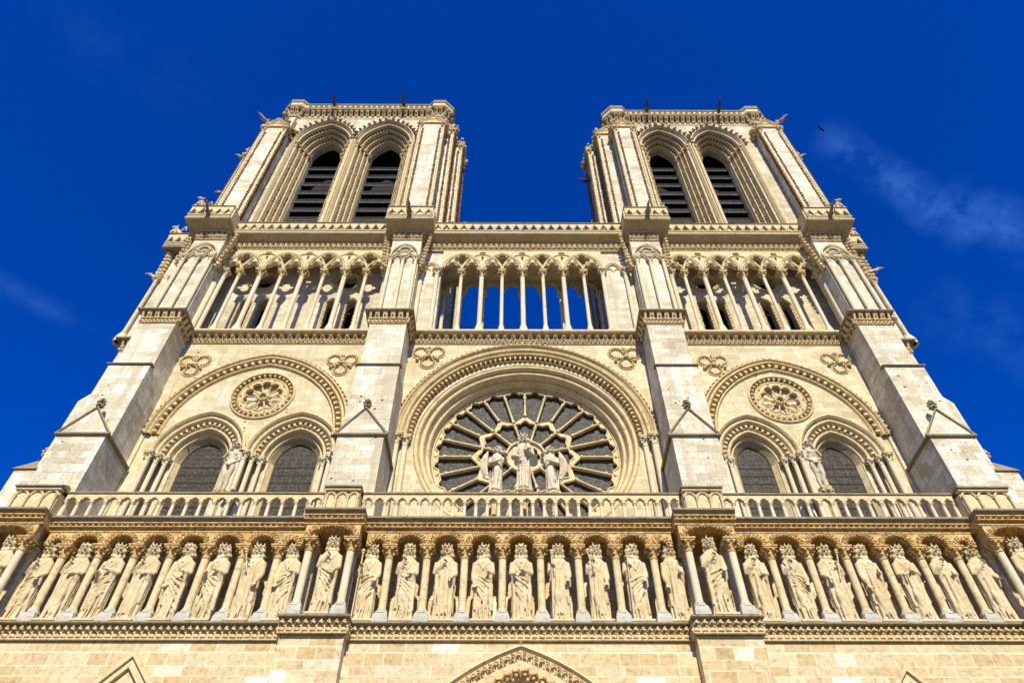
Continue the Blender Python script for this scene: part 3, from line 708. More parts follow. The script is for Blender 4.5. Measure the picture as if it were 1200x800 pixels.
for n_, r_list, w_, ph in ((24, None, .055, 0), (12, (1.1, 1.2, 1.25, 1.95, 2.0, 2.15), .055, .5)):
    for k in range(n_):
        a = pi / 2 + 2 * pi * (k + ph) / n_; c, s = cos(a), sin(a)
        if n_ == 24: r0 = 2.95 if k % 2 == 0 else 2.5; rl = (r0, r0 + .12, r0 + .17, 4.26, 4.32, 4.46)
        else: rl = r_list
        q = MB(); tube(q, [(XR + r * c, 1.54, ZR + r * s) for r in rl], [w_ * 1.8, w_ * 1.6, w_, w_, w_ * 1.6, w_ * 1.9], 8); part("spoke", q, M_mould, rose)
p = MB(); ring_loft(p, XR, ZR, [(1.14, 1.6), (1.1, 1.44), (1.0, 1.42), (.96, 1.6)], 40); part("hub_ring", p, M_mould, rose)
p = MB(); ring_loft(p, XR, ZR, [(5.12, 1.6), (5.09, 1.5), (5.03, 1.5), (5.0, 1.6)], 100); part("rim_ring", p, M_mould, rose)
p = MB(); panel(p, [circle(XR, ZR, 5.14, 64)], 1.78, 1.83); part("rose_glass", p, M_rose, rose, 0)

# ------------------------------------------------------------------ buttresses
def offset_box(mb, xa, xb, y0, y1, z0, z1): box(mb, xa, xb, y0, y1, z0, z1)
def buttress(b, i):
    x0, x1 = b['x']; u0, u1 = b['u']; p = MB()
    box(p, x0 + .06, x1 - .06, -2.62, .3, 19.03, 24.12)
    box(p, u0 - .0, u1 + .0, -2.08, .3, 24.1, 29.45)
    hexa(p, [(u0, -2.08, 29.45), (u1, -2.08, 29.45), (u1, .3, 29.45), (u0, .3, 29.45), (u0 + .06, -1.8, 29.95), (u1 - .06, -1.8, 29.95), (u1 - .06, .3, 29.95), (u0 + .06, .3, 29.95)])
    box(p, u0 + .07, u1 - .07, -1.8, .3, 29.9, 33.3)
    o = part("buttress", p, M_but, None, 0)
    # gabled offset
    q = MB(); e = .1; xm = (x0 + x1) / 2; zr = 25.75
    P = [(x0 - e + .06, -2.66, 24.15), (x1 + e - .06, -2.66, 24.15), (xm, -2.66, zr)]
    q.add(P + [(a, .0, z) for a, _, z in P], [(0, 1, 2), (5, 4, 3), (0, 3, 4, 1), (1, 4, 5, 2), (2, 5, 3, 0)])
    part("gable_roof", q, M_but, o, 0)
    q = MB(); tube(q, [(x0 - e, -2.68, 24.1), (xm, -2.7, zr + .06), (x1 + e, -2.68, 24.1)], .07, 6)
    cbox(q, x0 - e, x1 + e, -2.76, -2.6, 24.02, 24.16, .03)
    for xx in (x0 - e, x1 + e - .1): cbox(q, xx, xx + .1, -2.62, .0, 24.02, 24.16, .03)
    part("gable_moulding", q, M_lead, o, 0)
    q = MB(); finial(q, xm, -2.6, zr - .15, .9); part("finial", q, M_lead, o)
    q = MB(); cbox(q, u0 - .1, u1 + .1, -2.2, -1.78, 29.5, 29.62, .04)
    part("weathering_ledge", q, M_lead, o, 0)
    q = MB(); z0, z1 = 33.35, 34.22
    corbel_band(q, u0 + .0, u1 - .0, -1.8, z0, z1, .46, .32); corbel_band_y(q, u0 + .07, -1, -1.8, 0, z0, z1, .46, .32); corbel_band_y(q, u1 - .07, 1, -1.8, 0, z0, z1, .46, .32)
    box(q, u0 + .08, u1 - .08, -1.78, .3, 33.302, 34.2); part("corbel_cornice", q, M_carv, o)
    q = MB(); cbox(q, u0 - .3, u1 + .3, -2.2, .1, 34.2, 34.36, .04); part("ledge", q, M_lead, o, 0)
    # arcaded stage
    c0, c1 = b['col']; q = MB(); box(q, c0, c1, -1.12, .5, 34.3, 43.4)
    hexa(q, [(c0 - .2, -1.5, 34.36), (c1 + .2, -1.5, 34.36), (c1 + .2, .3, 34.36), (c0 - .2, .3, 34.36), (c0, -1.14, 34.7), (c1, -1.14, 34.7), (c1, .3, 34.7), (c0, .3, 34.7)])
    part("upper_shaft_wall", q, M_but, o, 0)
    for t in (0, .5, 1):
        q = MB(); x = c0 + .16 + (c1 - c0 - .32) * t; lathe(q, x, -1.3, [(.26, 34.4), (.26, 34.6), (.14, 35.0), (.13, 35.3), (.115, 40.4)], 12); capital(q, x, -1.3, 40.35, 40.9, .115, .2, 6)
        part("colonette", q, M_shaft, o)
    q = MB(); st = (c1 - c0 - .32) / 2
    for k in range(2):
        xa = c0 + .16 + st * k; xm2 = xa + st / 2
        for hw_, yy, rr in ((st / 2 - .12, -1.28, .06), (st / 2 - .24, -1.2, .045)):
            A = arch(xm2, 40.95, hw_, .05, None, 8); tube(q, [(x, yy, z) for x, z in A], rr, 6)
        L = cusped_arch_outline(xa + .2, xa + st - .2, 0, 40.95, st * .42, 3, .5); tube(q, [(x, -1.17, z) for x, z in L], .035, 5)
    xm2 = (c0 + c1) / 2; hw_ = (c1 - c0) / 2 - .1
    A = arch(xm2, 41.25, hw_, .4, None, 12); tube(q, [(x, -1.24, z) for x, z in A], .075, 6)
    A = arch(xm2, 41.3, hw_ - .22, .3, None, 12); tube(q, [(x, -1.18, z) for x, z in A], .04, 5)
    L = arch(xm2, 41.75, .42, .0, None, 10); tube(q, [(x, -1.2, z) for x, z in L], .07, 6); tube(q, [(xm2 - .42, -1.2, 41.75), (xm2 - .2, -1.22, 41.68), (xm2, -1.2, 41.75), (xm2 + .2, -1.22, 41.68), (xm2 + .42, -1.2, 41.75)], .05, 6)
    part("blind_arch", q, M_mould, o)
    q = MB(); cbox(q, c0 - .02, c1 + .02, -1.22, .3, 43.1, 43.18, .02); leaf_band(q, c0, c1, -1.14, 43.18, 43.85, .34, .16)
    box(q, c0 + .01, c1 - .01, -1.15, .3, 43.15, 44.0); cbox(q, c0 - .15, c1 + .15, -1.4, .3, 43.85, 43.98, .03)
    leaf_band_y(q, c0, -1, -1.1, 0, 43.2, 43.85, .34, .16); leaf_band_y(q, c1, 1, -1.1, 0, 43.2, 43.85, .34, .16)
    part("leaf_frieze", q, M_carv, o)
    # crockets climbing the hidden side edges under the balcony
    for s, xx in ((-1, c0), (1, c1)):
        q = MB()
        for k in range(10):
            zz = 40.2 + .38 * k; ball(q, (xx + s * (.16 + .03 * k), -.95 + .02 * k, zz), (.17, .22, .2), 1); knob(q, xx + s * (.3 + .03 * k), -1.1, zz + .12, .16)
            if k % 2: knob(q, xx + s * .2, -.5, zz, .2)
        part("foliage_moulding", q, M_carv, o)
    # balcony
    a0, a1 = b['bal']; q = MB()
    frustum(q, (c0 - .15, c1 + .15, -1.4, .3, 43.98), (a0 + .12, a1 - .12, -2.02, .3, 44.22)); cbox(q, a0, a1, -2.2, .3, 44.22, 44.52, .06)
    part("balcony_slab", q, M_slab, o, 0)
    parapet(a0 + .08, a1 - .08, -2.1, 44.5, 45.85, o)
    for s, xx in ((-1, a0 + .08), (1, a1 - .08)):
        q = MB(); box(q, xx - .09, xx + .09, -2.05, .2, 44.5, 45.8); part("balcony_return", q, M_mould, o, 0)
    return o
def parapet(x0, x1, y, z0, z1, parent=None):
    """low pierced parapet: row of trefoil-headed openings under a coping"""
    q = MB(); n = max(2, int(round((x1 - x0) / .62))); st = (x1 - x0) / n; hol = []
    zm = z0 + (z1 - z0) * .52
    for i in range(n):
        x = x0 + st * (i + .5)
        hol.append([(x - st * .4, z0 + .32)] + scallop_path([(x - st * .4, z0 + .34), (x - st * .2, z0 + .72), (x, z0 + .86), (x + st * .2, z0 + .72), (x + st * .4, z0 + .34)], .22, 4))
    panel(q, [[(x0, z0), (x1, z0), (x1, z1 - .1), (x0, z1 - .1)]] + hol, y - .1, y + .1, .02)
    for i in range(n):
        x = x0 + st * (i + .5); A = [(x - st * .48, z0 + .3), (x, z0 + .98), (x + st * .48, z0 + .3)]
        tube(q, [(a, y - .11, b) for a, b in A], .04, 5)
    cbox(q, x0, x1, y - .16, y + .14, z0 + .12, z0 + .22, .02)
    o = part("parapet", q, M_mould, parent, 0)
    q = MB(); cbox(q, x0 - .05, x1 + .05, y - .17, y + .17, z1 - .11, z1, .03); part("coping", q, M_lead, parent or o, 0)
    return o
for i, b in enumerate(BUT): b['o'] = buttress(b, i)

# buttresses on the flanks, seen in outline
for sd, x0, x1 in ((-1, -22.0, -25.1), (1, 22.4, 25.8)):
    p = MB(); xs = sorted((x0, x1)); Y0, Y1 = .25, 2.7
    def fb(xo, z0, z1, y0=Y0): a, b_ = sorted((x0, xo)); box(p, a, b_, y0, Y1, z0, z1)
    fb(x1, 0, 24.3); fb(x1 - sd * .85, 24.3, 29.2, .45)
    hexa(p, [(min(x0, x1 - sd * .85), .45, 29.2), (max(x0, x1 - sd * .85), .45, 29.2), (max(x0, x1 - sd * .85), Y1, 29.2), (min(x0, x1 - sd * .85), Y1, 29.2),
             (min(x0, x1 - sd * 1.4), .5, 30.0), (max(x0, x1 - sd * 1.4), .5, 30.0), (max(x0, x1 - sd * 1.4), Y1, 30.0), (min(x0, x1 - sd * 1.4), Y1, 30.0)])
    fb(x1 - sd * 1.4, 30, 34.2, .5); fb(x1 - sd * 1.0, 34.2, 44, .8)
    o = part("buttress", p, M_but, None, 0)
    q = MB(); xa = x1 + sd * .12; zr = 25.8; ym = (Y0 + Y1) / 2
    P = [(xa, Y0 - .1, 24.25), (xa, Y1 + .1, 24.25), (xa, ym, zr)]
    q.add(P + [(x0, y, z) for _, y, z in P], [(0, 1, 2), (5, 4, 3), (0, 3, 4, 1), (1, 4, 5, 2), (2, 5, 3, 0)]); part("gable_roof", q, M_lead, o, 0)
    q = MB(); finial(q, x1 - sd * .1, ym, zr - .1, 1.05); part("finial", q, M_carv, o)
    q = MB(); xo = x1 - sd * 1.4; a, b_ = sorted((x0, xo + sd * .02)); corbel_band(q, a, b_, .5, 33.4, 34.2, .46, .3); corbel_band_y(q, xo, sd, .5, Y1, 33.4, 34.2, .46, .3); part("corbel_cornice", q, M_carv, o)
    q = MB(); a, b_ = sorted((x0, xo + sd * .45)); cbox(q, a, b_, .1, Y1 + .3, 34.2, 34.4, .04); part("ledge", q, M_lead, o, 0)
    for yy in (.75, 1.7, 2.6):
        q = MB(); lathe(q, x1 - sd * .8, yy, [(.35, 34.4), (.35, 34.8), (.16, 35.4), (.13, 40.6)], 12); capital(q, x1 - sd * .8, yy, 40.5, 41.1, .13, .25, 6); part("colonette", q, M_shaft, o)
    q = MB(); 
    for xx in (x1 - sd * .85, x1 - sd * 1.8, x1 - sd * 2.8):
        lathe(q, xx, .62, [(.2, 34.4), (.11, 35), (.11, 40.6)], 10); capital(q, xx, .62, 40.5, 41.1, .11, .2, 6)
    for k in range(9):
        zz = 40.9 + .4 * k; ball(q, (x1 - sd * (.85 - .02 * k), .8, zz), (.2, .25, .2), 1); knob(q, x1 - sd * (.7 - .02 * k), .6, zz + .2, .2)
    part("colonette_cluster", q, M_mould, o)
    q = MB(); a, b_ = sorted((x0, x1 - sd * 1.2)); leaf_band(q, a, b_, .78, 43.1, 43.9, .34, .16); box(q, a, b_, .79, Y1, 43.1, 44.0); part("leaf_frieze", q, M_carv, o)
    q = MB(); a, b_ = sorted((x0, x1 - sd * .15)); cbox(q, a, b_, .1, 3.4, 44.05, 44.4, .06); part("balcony_slab", q, M_lead, o, 0)
    parapet(a + .05, b_ - .05, .2, 44.4, 45.8, o)
    q = MB(); xx = x1 - sd * .25; box(q, xx - .1, xx + .1, .15, 3.3, 44.4, 45.8); part("balcony_return", q, M_mould, o, 0)
# side walls of the body behind the buttresses
p = MB(); box(p, -22.5, -21.5, .3, 30, 0, 44); box(p, 22.1, 23.1, .3, 30, 0, 44); box(p, -22.4, 23, 14.2, 15, 0, 34); part("flank_wall", p, M_but, None, 0)

# ------------------------------------------------------------------ cornice above the window storey and upper colonnade
for x0, x1 in ((-19.3, -8.4), (-5.9, 7.8), (10.2, 20.1)):
    q = MB(); corbel_band(q, x0, x1, 0, 33.55, 34.2, .5, .42); box(q, x0, x1, .0, .5, 33.5, 34.3); part("corbel_cornice", q, M_carv)
    q = MB(); cbox(q, x0 + .1, x1 - .1, -.52, 2.6, 34.2, 34.42, .05); part("ledge", q, M_mould)
COLU = [dict(x=(-19.7, -8.2), cols=[-18.3 + 1.425 * i for i in range(7)], n=4, open=False),
        dict(x=(-4.9, 6.45), cols=[-3.32 + 1.375 * i for i in range(7)], n=4, open=True),
        dict(x=(10.4, 20.95), cols=[11.75 + 1.325 * i for i in range(7)], n=4, open=False)]
def up_column(x, y, r, z0=34.42, z1=40.85, name="colonnade_column"):
    o = MB(); lathe(o, x, y, [(r * .98, z0 + .75), (r * .92, z1 - .55)], 14); o = part(name, o, M_shaft)
    q = MB(); ngon(q, x, y, r * 1.9, z0, z0 + .22, 8); lathe(q, x, y, [(r * 1.7, z0 + .22), (r * 1.65, z0 + .4), (r * 1.25, z0 + .52), (r * 1.35, z0 + .62), (r * 1.02, z0 + .78)], 14); part("column_base", q, M_shaft, o)
    q = MB(); capital(q, x, y, z1 - .65, z1, r, r * 1.95, 8); part("capital", q, M_carv, o)
def tracery_run(x0, x1, n, y, thick, z0=40.85, zt=43.1, eye=True):
    """n great pointed arches, each over two cusped lancet heads and a foiled eye"""
    st = (x1 - x0) / n; out = [(x0, z0)]; holes = []; mould = []
    for i in range(n):
        a = x0 + st * i
        for k in range(2):
            s0, s1 = a + st * .5 * k + .075, a + st * .5 * (k + 1) - .075; w_ = s1 - s0
            out += [(s0, z0), ] + scallop_path([(s0, z0 + .02), (s0 + w_ * .27, z0 + w_ * .42), (s0 + w_ * .73, z0 + w_ * .42), (s1, z0 + .02)], .42, 6)
            mould.append([(xx, zz) for xx, zz in arch((s0 + s1) / 2, z0 + .08, w_ / 2 + .04, .12, None, 8)])
        m = a + st / 2
        holes.append(foil(m, z0 + st * .43, st * .105, st * .09, 4, pi / 2, 7))
        big = arch(m, z0 + .15, st / 2 - .05, st * .18, None, 12); mould.append(big); mould.append(arch(m, z0 + .2, st / 2 - .2, st * .16, None, 12))
        for sg in (-1, 1): holes.append([(m + sg * st * .30, z0 + st * .36), (m + sg * st * .37, z0 + st * .30), (m + sg * st * .33, z0 + st * .46), (m + sg * st * .24, z0 + st * .54)])
        holes.append([(m - .07, z0 + .42), (m, z0 + .3), (m + .07, z0 + .42), (m, z0 + .56)])
    for i in range(1, n):   # spandrel eyes between the great arches
        m = x0 + st * i; holes.append(foil(m, zt - .38, .13, .12, 4, pi / 4, 7)); holes.append([(m - .1, zt - .75), (m, zt - 1.15), (m + .1, zt - .75), (m, zt - .68)])
    for i in range(n - 1): mould.append(arch(x0 + st * (i + 1), z0 + .1, st / 2 - .06, st * .16, None, 12))
    out += [(x1, z0), (x1, zt), (x0, zt)]
    q = MB(); panel(q, [out] + holes, y - thick / 2, y + thick / 2, .025)
    for m_ in mould:
        tube(q, [(a, y - thick / 2 - .03, b) for a, b in m_], .05, 6)
    for i in range(n):
        m = x0 + st * (i + .5); L = foil(m, z0 + st * .43, st * .11, st * .105, 4, pi / 2, 7); L.append(L[0]); tube(q, [(a, y - thick / 2 - .01, b) for a, b in L], .035, 5)
        for k in range(4): knob(q, m + st * .135 * cos(pi / 4 + k * pi / 2), y - thick / 2 - .0, z0 + st * .43 + st * .135 * sin(pi / 4 + k * pi / 2), .06)
    return q
for bi, cu in enumerate(COLU):
    x0, x1 = cu['x']
    for k, x in enumerate(cu['cols']): up_column(x, -.12, .125 if k % 2 == 0 else .165)
    s = cu['cols'][1] - cu['cols'][0]; xa, xb = cu['cols'][0] - s, cu['cols'][-1] + s
    q = tracery_run(xa, xb, 4, -.12, .32)
    part("colonnade_tracery", q, M_mould, None, 30)
    q = MB(); lo, hi = {0: (-19.9, -8.1), 1: (-6.15, 8.2), 2: (10.3, 21.0)}[bi]
    # wall bits closing the run up to the buttresses
    for a, b_ in ((lo, xa), (xb, hi)):
        if b_ - a > .05: box(q, a, b_, -.12, .6, 34.42, 43.1)
    box(q, lo, hi, -.26, 2.4, 43.1, 43.2); part("colonnade_pier", q, M_but, None, 0)
    if bi == 1:
        for xx in (-6.0, -4.95, 6.2, 7.75):
            q = MB(); colonette(q, xx, -.26, 34.42, 40.85, .15, .6); part("engaged_shaft", q, M_shaft)
        for a, b_ in ((-6.0, -4.8), (6.3, 7.7)):
            q = MB(); m = (a + b_) / 2
            for hw_ in (.62, .48): tube(q, [(x, -.2, z) for x, z in arch(m, 40.95, hw_, .25, None, 10)], .05, 6)
            for dx in (-.3, .3): tube(q, [(x, -.16, z) for x, z in arch(m + dx, 40.9, .24, 0, None, 8)], .045, 5)
            part("blind_arch", q, M_mould)
    else:
        for xx, r in ((xa + .05, .2), (xa + .45, .14), (xb - .05, .2)):
            q = MB(); colonette(q, xx, -.1, 34.42, 40.85, r, .6); part("engaged_shaft", q, M_shaft)
    q = MB(); cbox(q, lo, hi, -.3, .3, 43.16, 43.24, .02); leaf_band(q, lo, hi, -.22, 43.24, 43.86, .36, .17); box(q, lo, hi, -.22, 2.4, 43.2, 43.92); cbox(q, lo, hi, -.34, .3, 43.84, 43.94, .02)
    part("leaf_frieze", q, M_carv)
    q = MB(); bk = 2.5 if bi == 1 else 4; frustum(q, (lo, hi, -.34, bk, 43.93), (lo, hi, -.9, bk, 44.2)); cbox(q, lo, hi, -1.0, bk, 44.2, 44.42, .05); part("gallery_slab", q, M_slab, None, 0)
    parapet(lo, hi, -.88, 44.4, 45.62)
# tower bodies behind the side colonnades
for bi, lanc, ocu, side in ((0, (-17.82, -16.55, -12.05, -10.7), (-17.2, -11.4), (-21.5, -6.4)), (2, (12.95, 14.15, 17.25, 18.55), (13.55, 17.9), (8.0, 22.2))):
    p = MB(); loops = [[(side[0], 34), (side[0], 44), (side[1], 44), (side[1], 34)]]
    for x in lanc: loops.append(arch(x, 39.0, .38, .25, 34.5, 8))
    for x in ocu: loops.append(foil(x, 41.55, .42, .36, 6, 0, 7))
    panel(p, loops, 1.3, 2.0); part("tower_base_wall", p, M_tow, None, 0)
    for x in ocu:
        q = MB(); pr = [(1.0, 1.32), (1.0, 1.22), (.92, 1.18), (.84, 1.24), (.8, 1.32)]; ring_loft(q, x, 41.55, pr, 40)
        L = circle(x, 41.55, 1.08, 36); blocks_on(q, L + [L[0]], .24, 1.26, .07, 0, .1)
        part("oculus_ring", q, M_carv)
    for x in lanc:
        q = MB(); A = arch(x, 39.0, .46, .3, 34.5, 10); tube(q, [(a, 1.27, b_) for a, b_ in A], .06, 6)
        if bi == 2 or x > -13:
            for s in (-1, 1): knob_row(q, (x + s * .36, 1.35, 34.6), (x + s * .36, 1.35, 39.1), .3, .11)
        part("lancet_moulding", q, M_carv)
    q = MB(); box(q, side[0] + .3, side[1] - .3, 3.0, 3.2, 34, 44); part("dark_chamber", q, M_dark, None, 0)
    q = MB(); 
    for xx in side: box(q, xx - .35, xx + .35, 1.2, 14, 34, 44.2)
    box(q, side[0], side[1], 13.3, 14, 30, 44.2)
    part("tower_side_wall", q, M_tow, None, 0)
# open middle: a walkway roof carried by a rear arcade, sky behind
p = MB(); s = 1.375; rx0 = -3.32 - s; RY = 2.35
L = [(-5.9, 41.7), (rx0 + .1, 41.7)]
for k in range(8):
    a_, b_ = rx0 + s * k + .16, rx0 + s * (k + 1) - .16
    L += [(a_, 41.7)] + cusped_arch_outline(a_, b_, 0, 41.7, .95, 7, .5) + [(b_, 41.7)]
L += [(7.8, 41.7), (7.8, 43.05), (-5.9, 43.05)]
panel(p, [L], RY - .15, RY + .15, .02)
for k in range(9):
    x = rx0 + s * k
    for j in range(3): knob(p, x - .16 + .03 * j, RY - .2, 41.7 + .22 * j, .1); knob(p, x + .16 - .03 * j, RY - .2, 41.7 + .22 * j, .1)
part("rear_arcade", p, M_carv, None, 0)
for k in range(0, 9, 1):
    q = MB(); x = rx0 + s * k
    if k % 2 == 0 or k in (0, 8): lathe(q, x, RY, [(.2, 34.4), (.13, 34.9), (.12, 41.1)], 10); capital(q, x, RY, 41.0, 41.7, .12, .22, 6); part("rear_column", q, M_shaft)
    elif 1: ball(q, (x, RY, 41.55), (.14, .14, .2), 1); knob(q, x, RY, 41.25, .12); part("pendant", q, M_carv)
p = MB(); box(p, -6.0, 7.9, -.05, 2.5, 43.02, 43.08); part("walkway_soffit", p, M_tow, None, 0)

# ------------------------------------------------------------------ towers
def tower(T):
    X0, X1 = T['body']; YF = .8; zc = T['zc']; o = None
    root = None
    p = MB(); loops = [[(X0, 43.5), (X0, zc + .3), (X1, zc + .3), (X1, 43.5)]]
    for xc, hw, c, zs in T['win']: loops.append(arch(xc, zs, hw - .1, c, 44.3, 16))
    panel(p, loops, YF, YF + 1.0)
    tw = part(T['name'], p, M_tow, None, 0)
    p = MB(); loops = [[(X0 + .1, 43.5), (X0 + .1, zc), (X1 - .1, zc), (X1 - .1, 43.5)]]
    for xc, hw, c, zs in T['win']: loops.append(arch(xc, zs, T['ihw'], c, 44.3, 16))
    panel(p, loops, YF + 1.75, YF + 2.3)
    # other three sides, each with its own pair of openings, as plain ashlar
    for xx in (X0, X1): 
        box(p, xx - .4 if xx == X1 else xx, xx if xx == X1 else xx + .4, YF + 1, 3.2, 44, zc); box(p, xx - .4 if xx == X1 else xx, xx if xx == X1 else xx + .4, 12.3, 14.2, 44, zc)
        box(p, xx - .4 if xx == X1 else xx, xx if xx == X1 else xx + .4, 7.0, 8.5, 44, zc); box(p, xx - .4 if xx == X1 else xx, xx if xx == X1 else xx + .4, 3.2, 12.3, zc - 3.2, zc)
    box(p, X0, X1, 13.2, 14.2, 44, zc)
    part("side_wall", p, M_tow, tw, 0)
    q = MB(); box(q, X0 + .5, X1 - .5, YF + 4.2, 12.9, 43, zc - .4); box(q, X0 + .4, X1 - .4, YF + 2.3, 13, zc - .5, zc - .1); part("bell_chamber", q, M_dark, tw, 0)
    for xc, hw, c, zs in T['win']:
        p = MB(); pr = [(hw + .12, YF), (hw + .12, YF - .14), (hw + .02, YF - .2), (hw - .06, YF - .05), (hw - .08, YF + .05)]
        n_ord = 4; ih = T['ihw']; tot = hw - .1 - ih
        for k in range(n_ord):
            q0 = hw - .1 - tot * k / n_ord; y0 = YF + .1 + 1.65 * k / n_ord
            torus_prof(pr, q0 - tot / n_ord * .42, y0 + .12, .1, True, 5)
            pr += [(q0 - tot / n_ord * .8, y0 + .3), (q0 - tot / n_ord * .98, y0 + 1.65 / n_ord)]
        pr += [(ih, YF + 2.0)]
        arch_loft(p, xc, zs, c, pr, 44.3, 16)
        wo = part("belfry_opening", p, M_mould, tw)
        q = MB()
        for k in range(1, n_ord):
            q0 = hw - .1 - tot * k / n_ord; y0 = YF + .08 + 1.65 * k / n_ord
            A = arch(xc, zs, q0 - .02, c, None, 16); blocks_on(q, A, .34, y0, .12, 0, .14)
            if 1:
                for s in (-1, 1): knob_row(q, (xc + s * (q0 - .02), y0, 45), (xc + s * (q0 - .02), y0, zs - .9), .36, .13)
        A = arch(xc, zs, hw + .22, c, None, 16)
        for x, z, nx, nz in sample(A, .62, .3): knob(q, x + nx * .1, YF - .15, z + nz * .1, .17); knob(q, x + nx * .25, YF - .2, z + nz * .25, .1)
        part("crocket_moulding", q, M_crock, wo)
        for s in (-1, 1):
            q = MB()
            for k in range(n_ord):
                q0 = hw - .1 - tot * (k + .42) / n_ord; y0 = YF + .18 + 1.65 * k / n_ord
                capital(q, xc + s * q0, y0, zs - .75, zs + .02, .11, .21, 6)
            part("capital_cluster", q, M_carv, wo)
        q = MB()
        for k in range(12):      # big slated louvres
            z = 44.9 + 1.45 * k
            if z > zs + 1.2: break
            w_ = ih + .05 if z < zs else ih * .75
            q2 = [(xc - w_, YF + 2.15, z), (xc + w_, YF + 2.15, z), (xc + w_, YF + 2.42, z + 1.15), (xc - w_, YF + 2.42, z + 1.15)]
            q.add(q2 + [(a, b_ + .06, z_ + .03) for a, b_, z_ in q2], [(0, 3, 2, 1), (4, 5, 6, 7), (0, 1, 5, 4), (1, 2, 6, 5), (2, 3, 7, 6), (3, 0, 4, 7)])
            for j in range(int(2 * w_ / .2)):
                x = xc - w_ + .1 + .2 * j; box(q, x - .09, x + .09, YF + 2.08, YF + 2.15, z - .1 + .03 * (j % 2), z + .07)
            for r_ in range(5): tube(q, [(xc - w_, YF + 2.13 + .054 * r_, z + .0 + .24 * r_), (xc + w_, YF + 2.13 + .054 * r_, z + .24 * r_)], .025, 4)
        part("louvres", q, M_slate, wo, 0)
        q = MB(); tube(q, [(xc - ih, YF + 2.1, 46.7), (xc + ih, YF + 2.1, 46.7)], .03, 5); tube(q, [(xc - ih, YF + 2.1, 46.2), (xc + ih, YF + 2.1, 46.2)], .03, 5); part("guard_rail", q, M_garg, wo)
    # knob rows and strips on the plain wall
    for xx in T['strips']:
        q = MB(); tube(q, [(xx, YF - .05, 44.5), (xx, YF - .05, T['zs'] - .5)], .12, 8); knob_row(q, (xx - .2, YF - .02, 45), (xx - .2, YF - .02, T['zs'] - .7), .36, .12); part("engaged_shaft", q, M_mould, tw)
    # corner buttresses: (x0,x1,y0,y1,top z)
    for (x0, x1, y0, y1, zt) in T['but']:
        p = MB(); box(p, x0, x1, y0, y1, 44, zt); o = part("corner_buttress", p, M_but, tw, 0)
        q = MB(); rr = .1
        cs = [(x0, y0), (x1, y0), (x0, y1), (x1, y1)]
        for cx, cy in cs: tube(q, [(cx, cy, 44.2), (cx, cy, zt - .6)], rr, 8)
        part("edge_roll", q, M_mould, o)
        q = MB()
        fx = .3
        for cx in (x0 + fx, x1 - fx): knob_row(q, (cx, y0 - .03, 45), (cx, y0 - .03, zt - .9), .36, .125)
        for cy in (y0 + fx, y1 - fx):
            for cx, s in ((x0, -1), (x1, 1)): knob_row(q, (cx + s * .03, cy, 45), (cx + s * .03, cy, zt - .9), .36, .125)
        for cx, cy in cs: knob_row(q, (cx + (.12 if cx == x1 else -.12), cy, 45), (cx + (.12 if cx == x1 else -.12), cy, zt - .9), .36, .12)
        part("crocket_moulding", q, M_crock, o)
        q = MB()   # capitals, gablets, pinnacle
        for cx, cy in cs: capital(q, cx, cy, zt - .8, zt, .11, .25, 6)
        xm, ym = (x0 + x1) / 2, (y0 + y1) / 2
        cbox(q, x0 - .15, x1 + .15, y0 - .15, y1 + .15, zt, zt + .18, .04)
        gh = (x1 - x0) * .62
        P = [(x0 - .05, y0 - .1, zt + .15), (x1 + .05, y0 - .1, zt + .15), (xm, y0 - .1, zt + .15 + gh)]
        q.add(P + [(a, y1 + .1, b_) for a, _, b_ in P], [(0, 1, 2), (5, 4, 3), (0, 3, 4, 1), (1, 4, 5, 2), (2, 5, 3, 0)])
        gy = (y1 - y0) * .55
        P = [(x0 - .1, y0 - .05, zt + .15), (x0 - .1, y1 + .05, zt + .15), (x0 - .1, ym, zt + .15 + gy)]
        q.add(P + [(x1 + .1, b_, c_) for _, b_, c_ in P], [(0, 1, 2), (5, 4, 3), (0, 3, 4, 1), (1, 4, 5, 2), (2, 5, 3, 0)])
        for a_, b_ in (((x0, y0 - .14, zt + .2), (xm, y0 - .14, zt + .2 + gh)), ((x1, y0 - .14, zt + .2), (xm, y0 - .14, zt + .2 + gh))):
            tube(q, [a_, b_], .07, 6); knob_row(q, (a_[0], a_[1] - .02, a_[2] + .14), (b_[0], b_[1] - .02, b_[2] + .14), .28, .13)
        tube(q, [(x, y0 - .1, z) for x, z in arch(xm, zt - .1, (x1 - x0) / 2 - .25, .1, None, 8)], .08, 6)
        lathe(q, xm, ym, [(.6, zt + .6), (.5, zt + 1.3), (.1, zt + 2.8)], 8)
        for k in range(4):
            for j in range(4):
                a = pi / 4 + k * pi / 2; r_ = .5 - .09 * j; knob(q, xm + r_ * cos(a), ym + r_ * sin(a), zt + 1.0 + .36 * j, .13)
        ball(q, (xm, ym, zt + 2.5), .14)
        for sx_, xx_ in ((-1, x0 - .14), (1, x1 + .14)):
            for ya_ in (y0, y1): tube(q, [(xx_, ya_, zt + .2), (xx_, ym, zt + .2 + gy)], .07, 6); knob_row(q, (xx_ + .03 * sx_, ya_, zt + .34), (xx_ + .03 * sx_, ym, zt + .34 + gy), .28, .14)
            for j in range(5): knob(q, xx_ + sx_ * R.uniform(0, .25), ym + R.uniform(-.9, .9), zt + R.uniform(-.3, .9), .2)
        for cx, cy in cs:
            for j in range(5): knob(q, cx + R.uniform(-.2, .2), cy + R.uniform(-.2, .1), zt + .25 + .2 * j, .18)
        part("crocketed_gablet", q, M_carv, o)
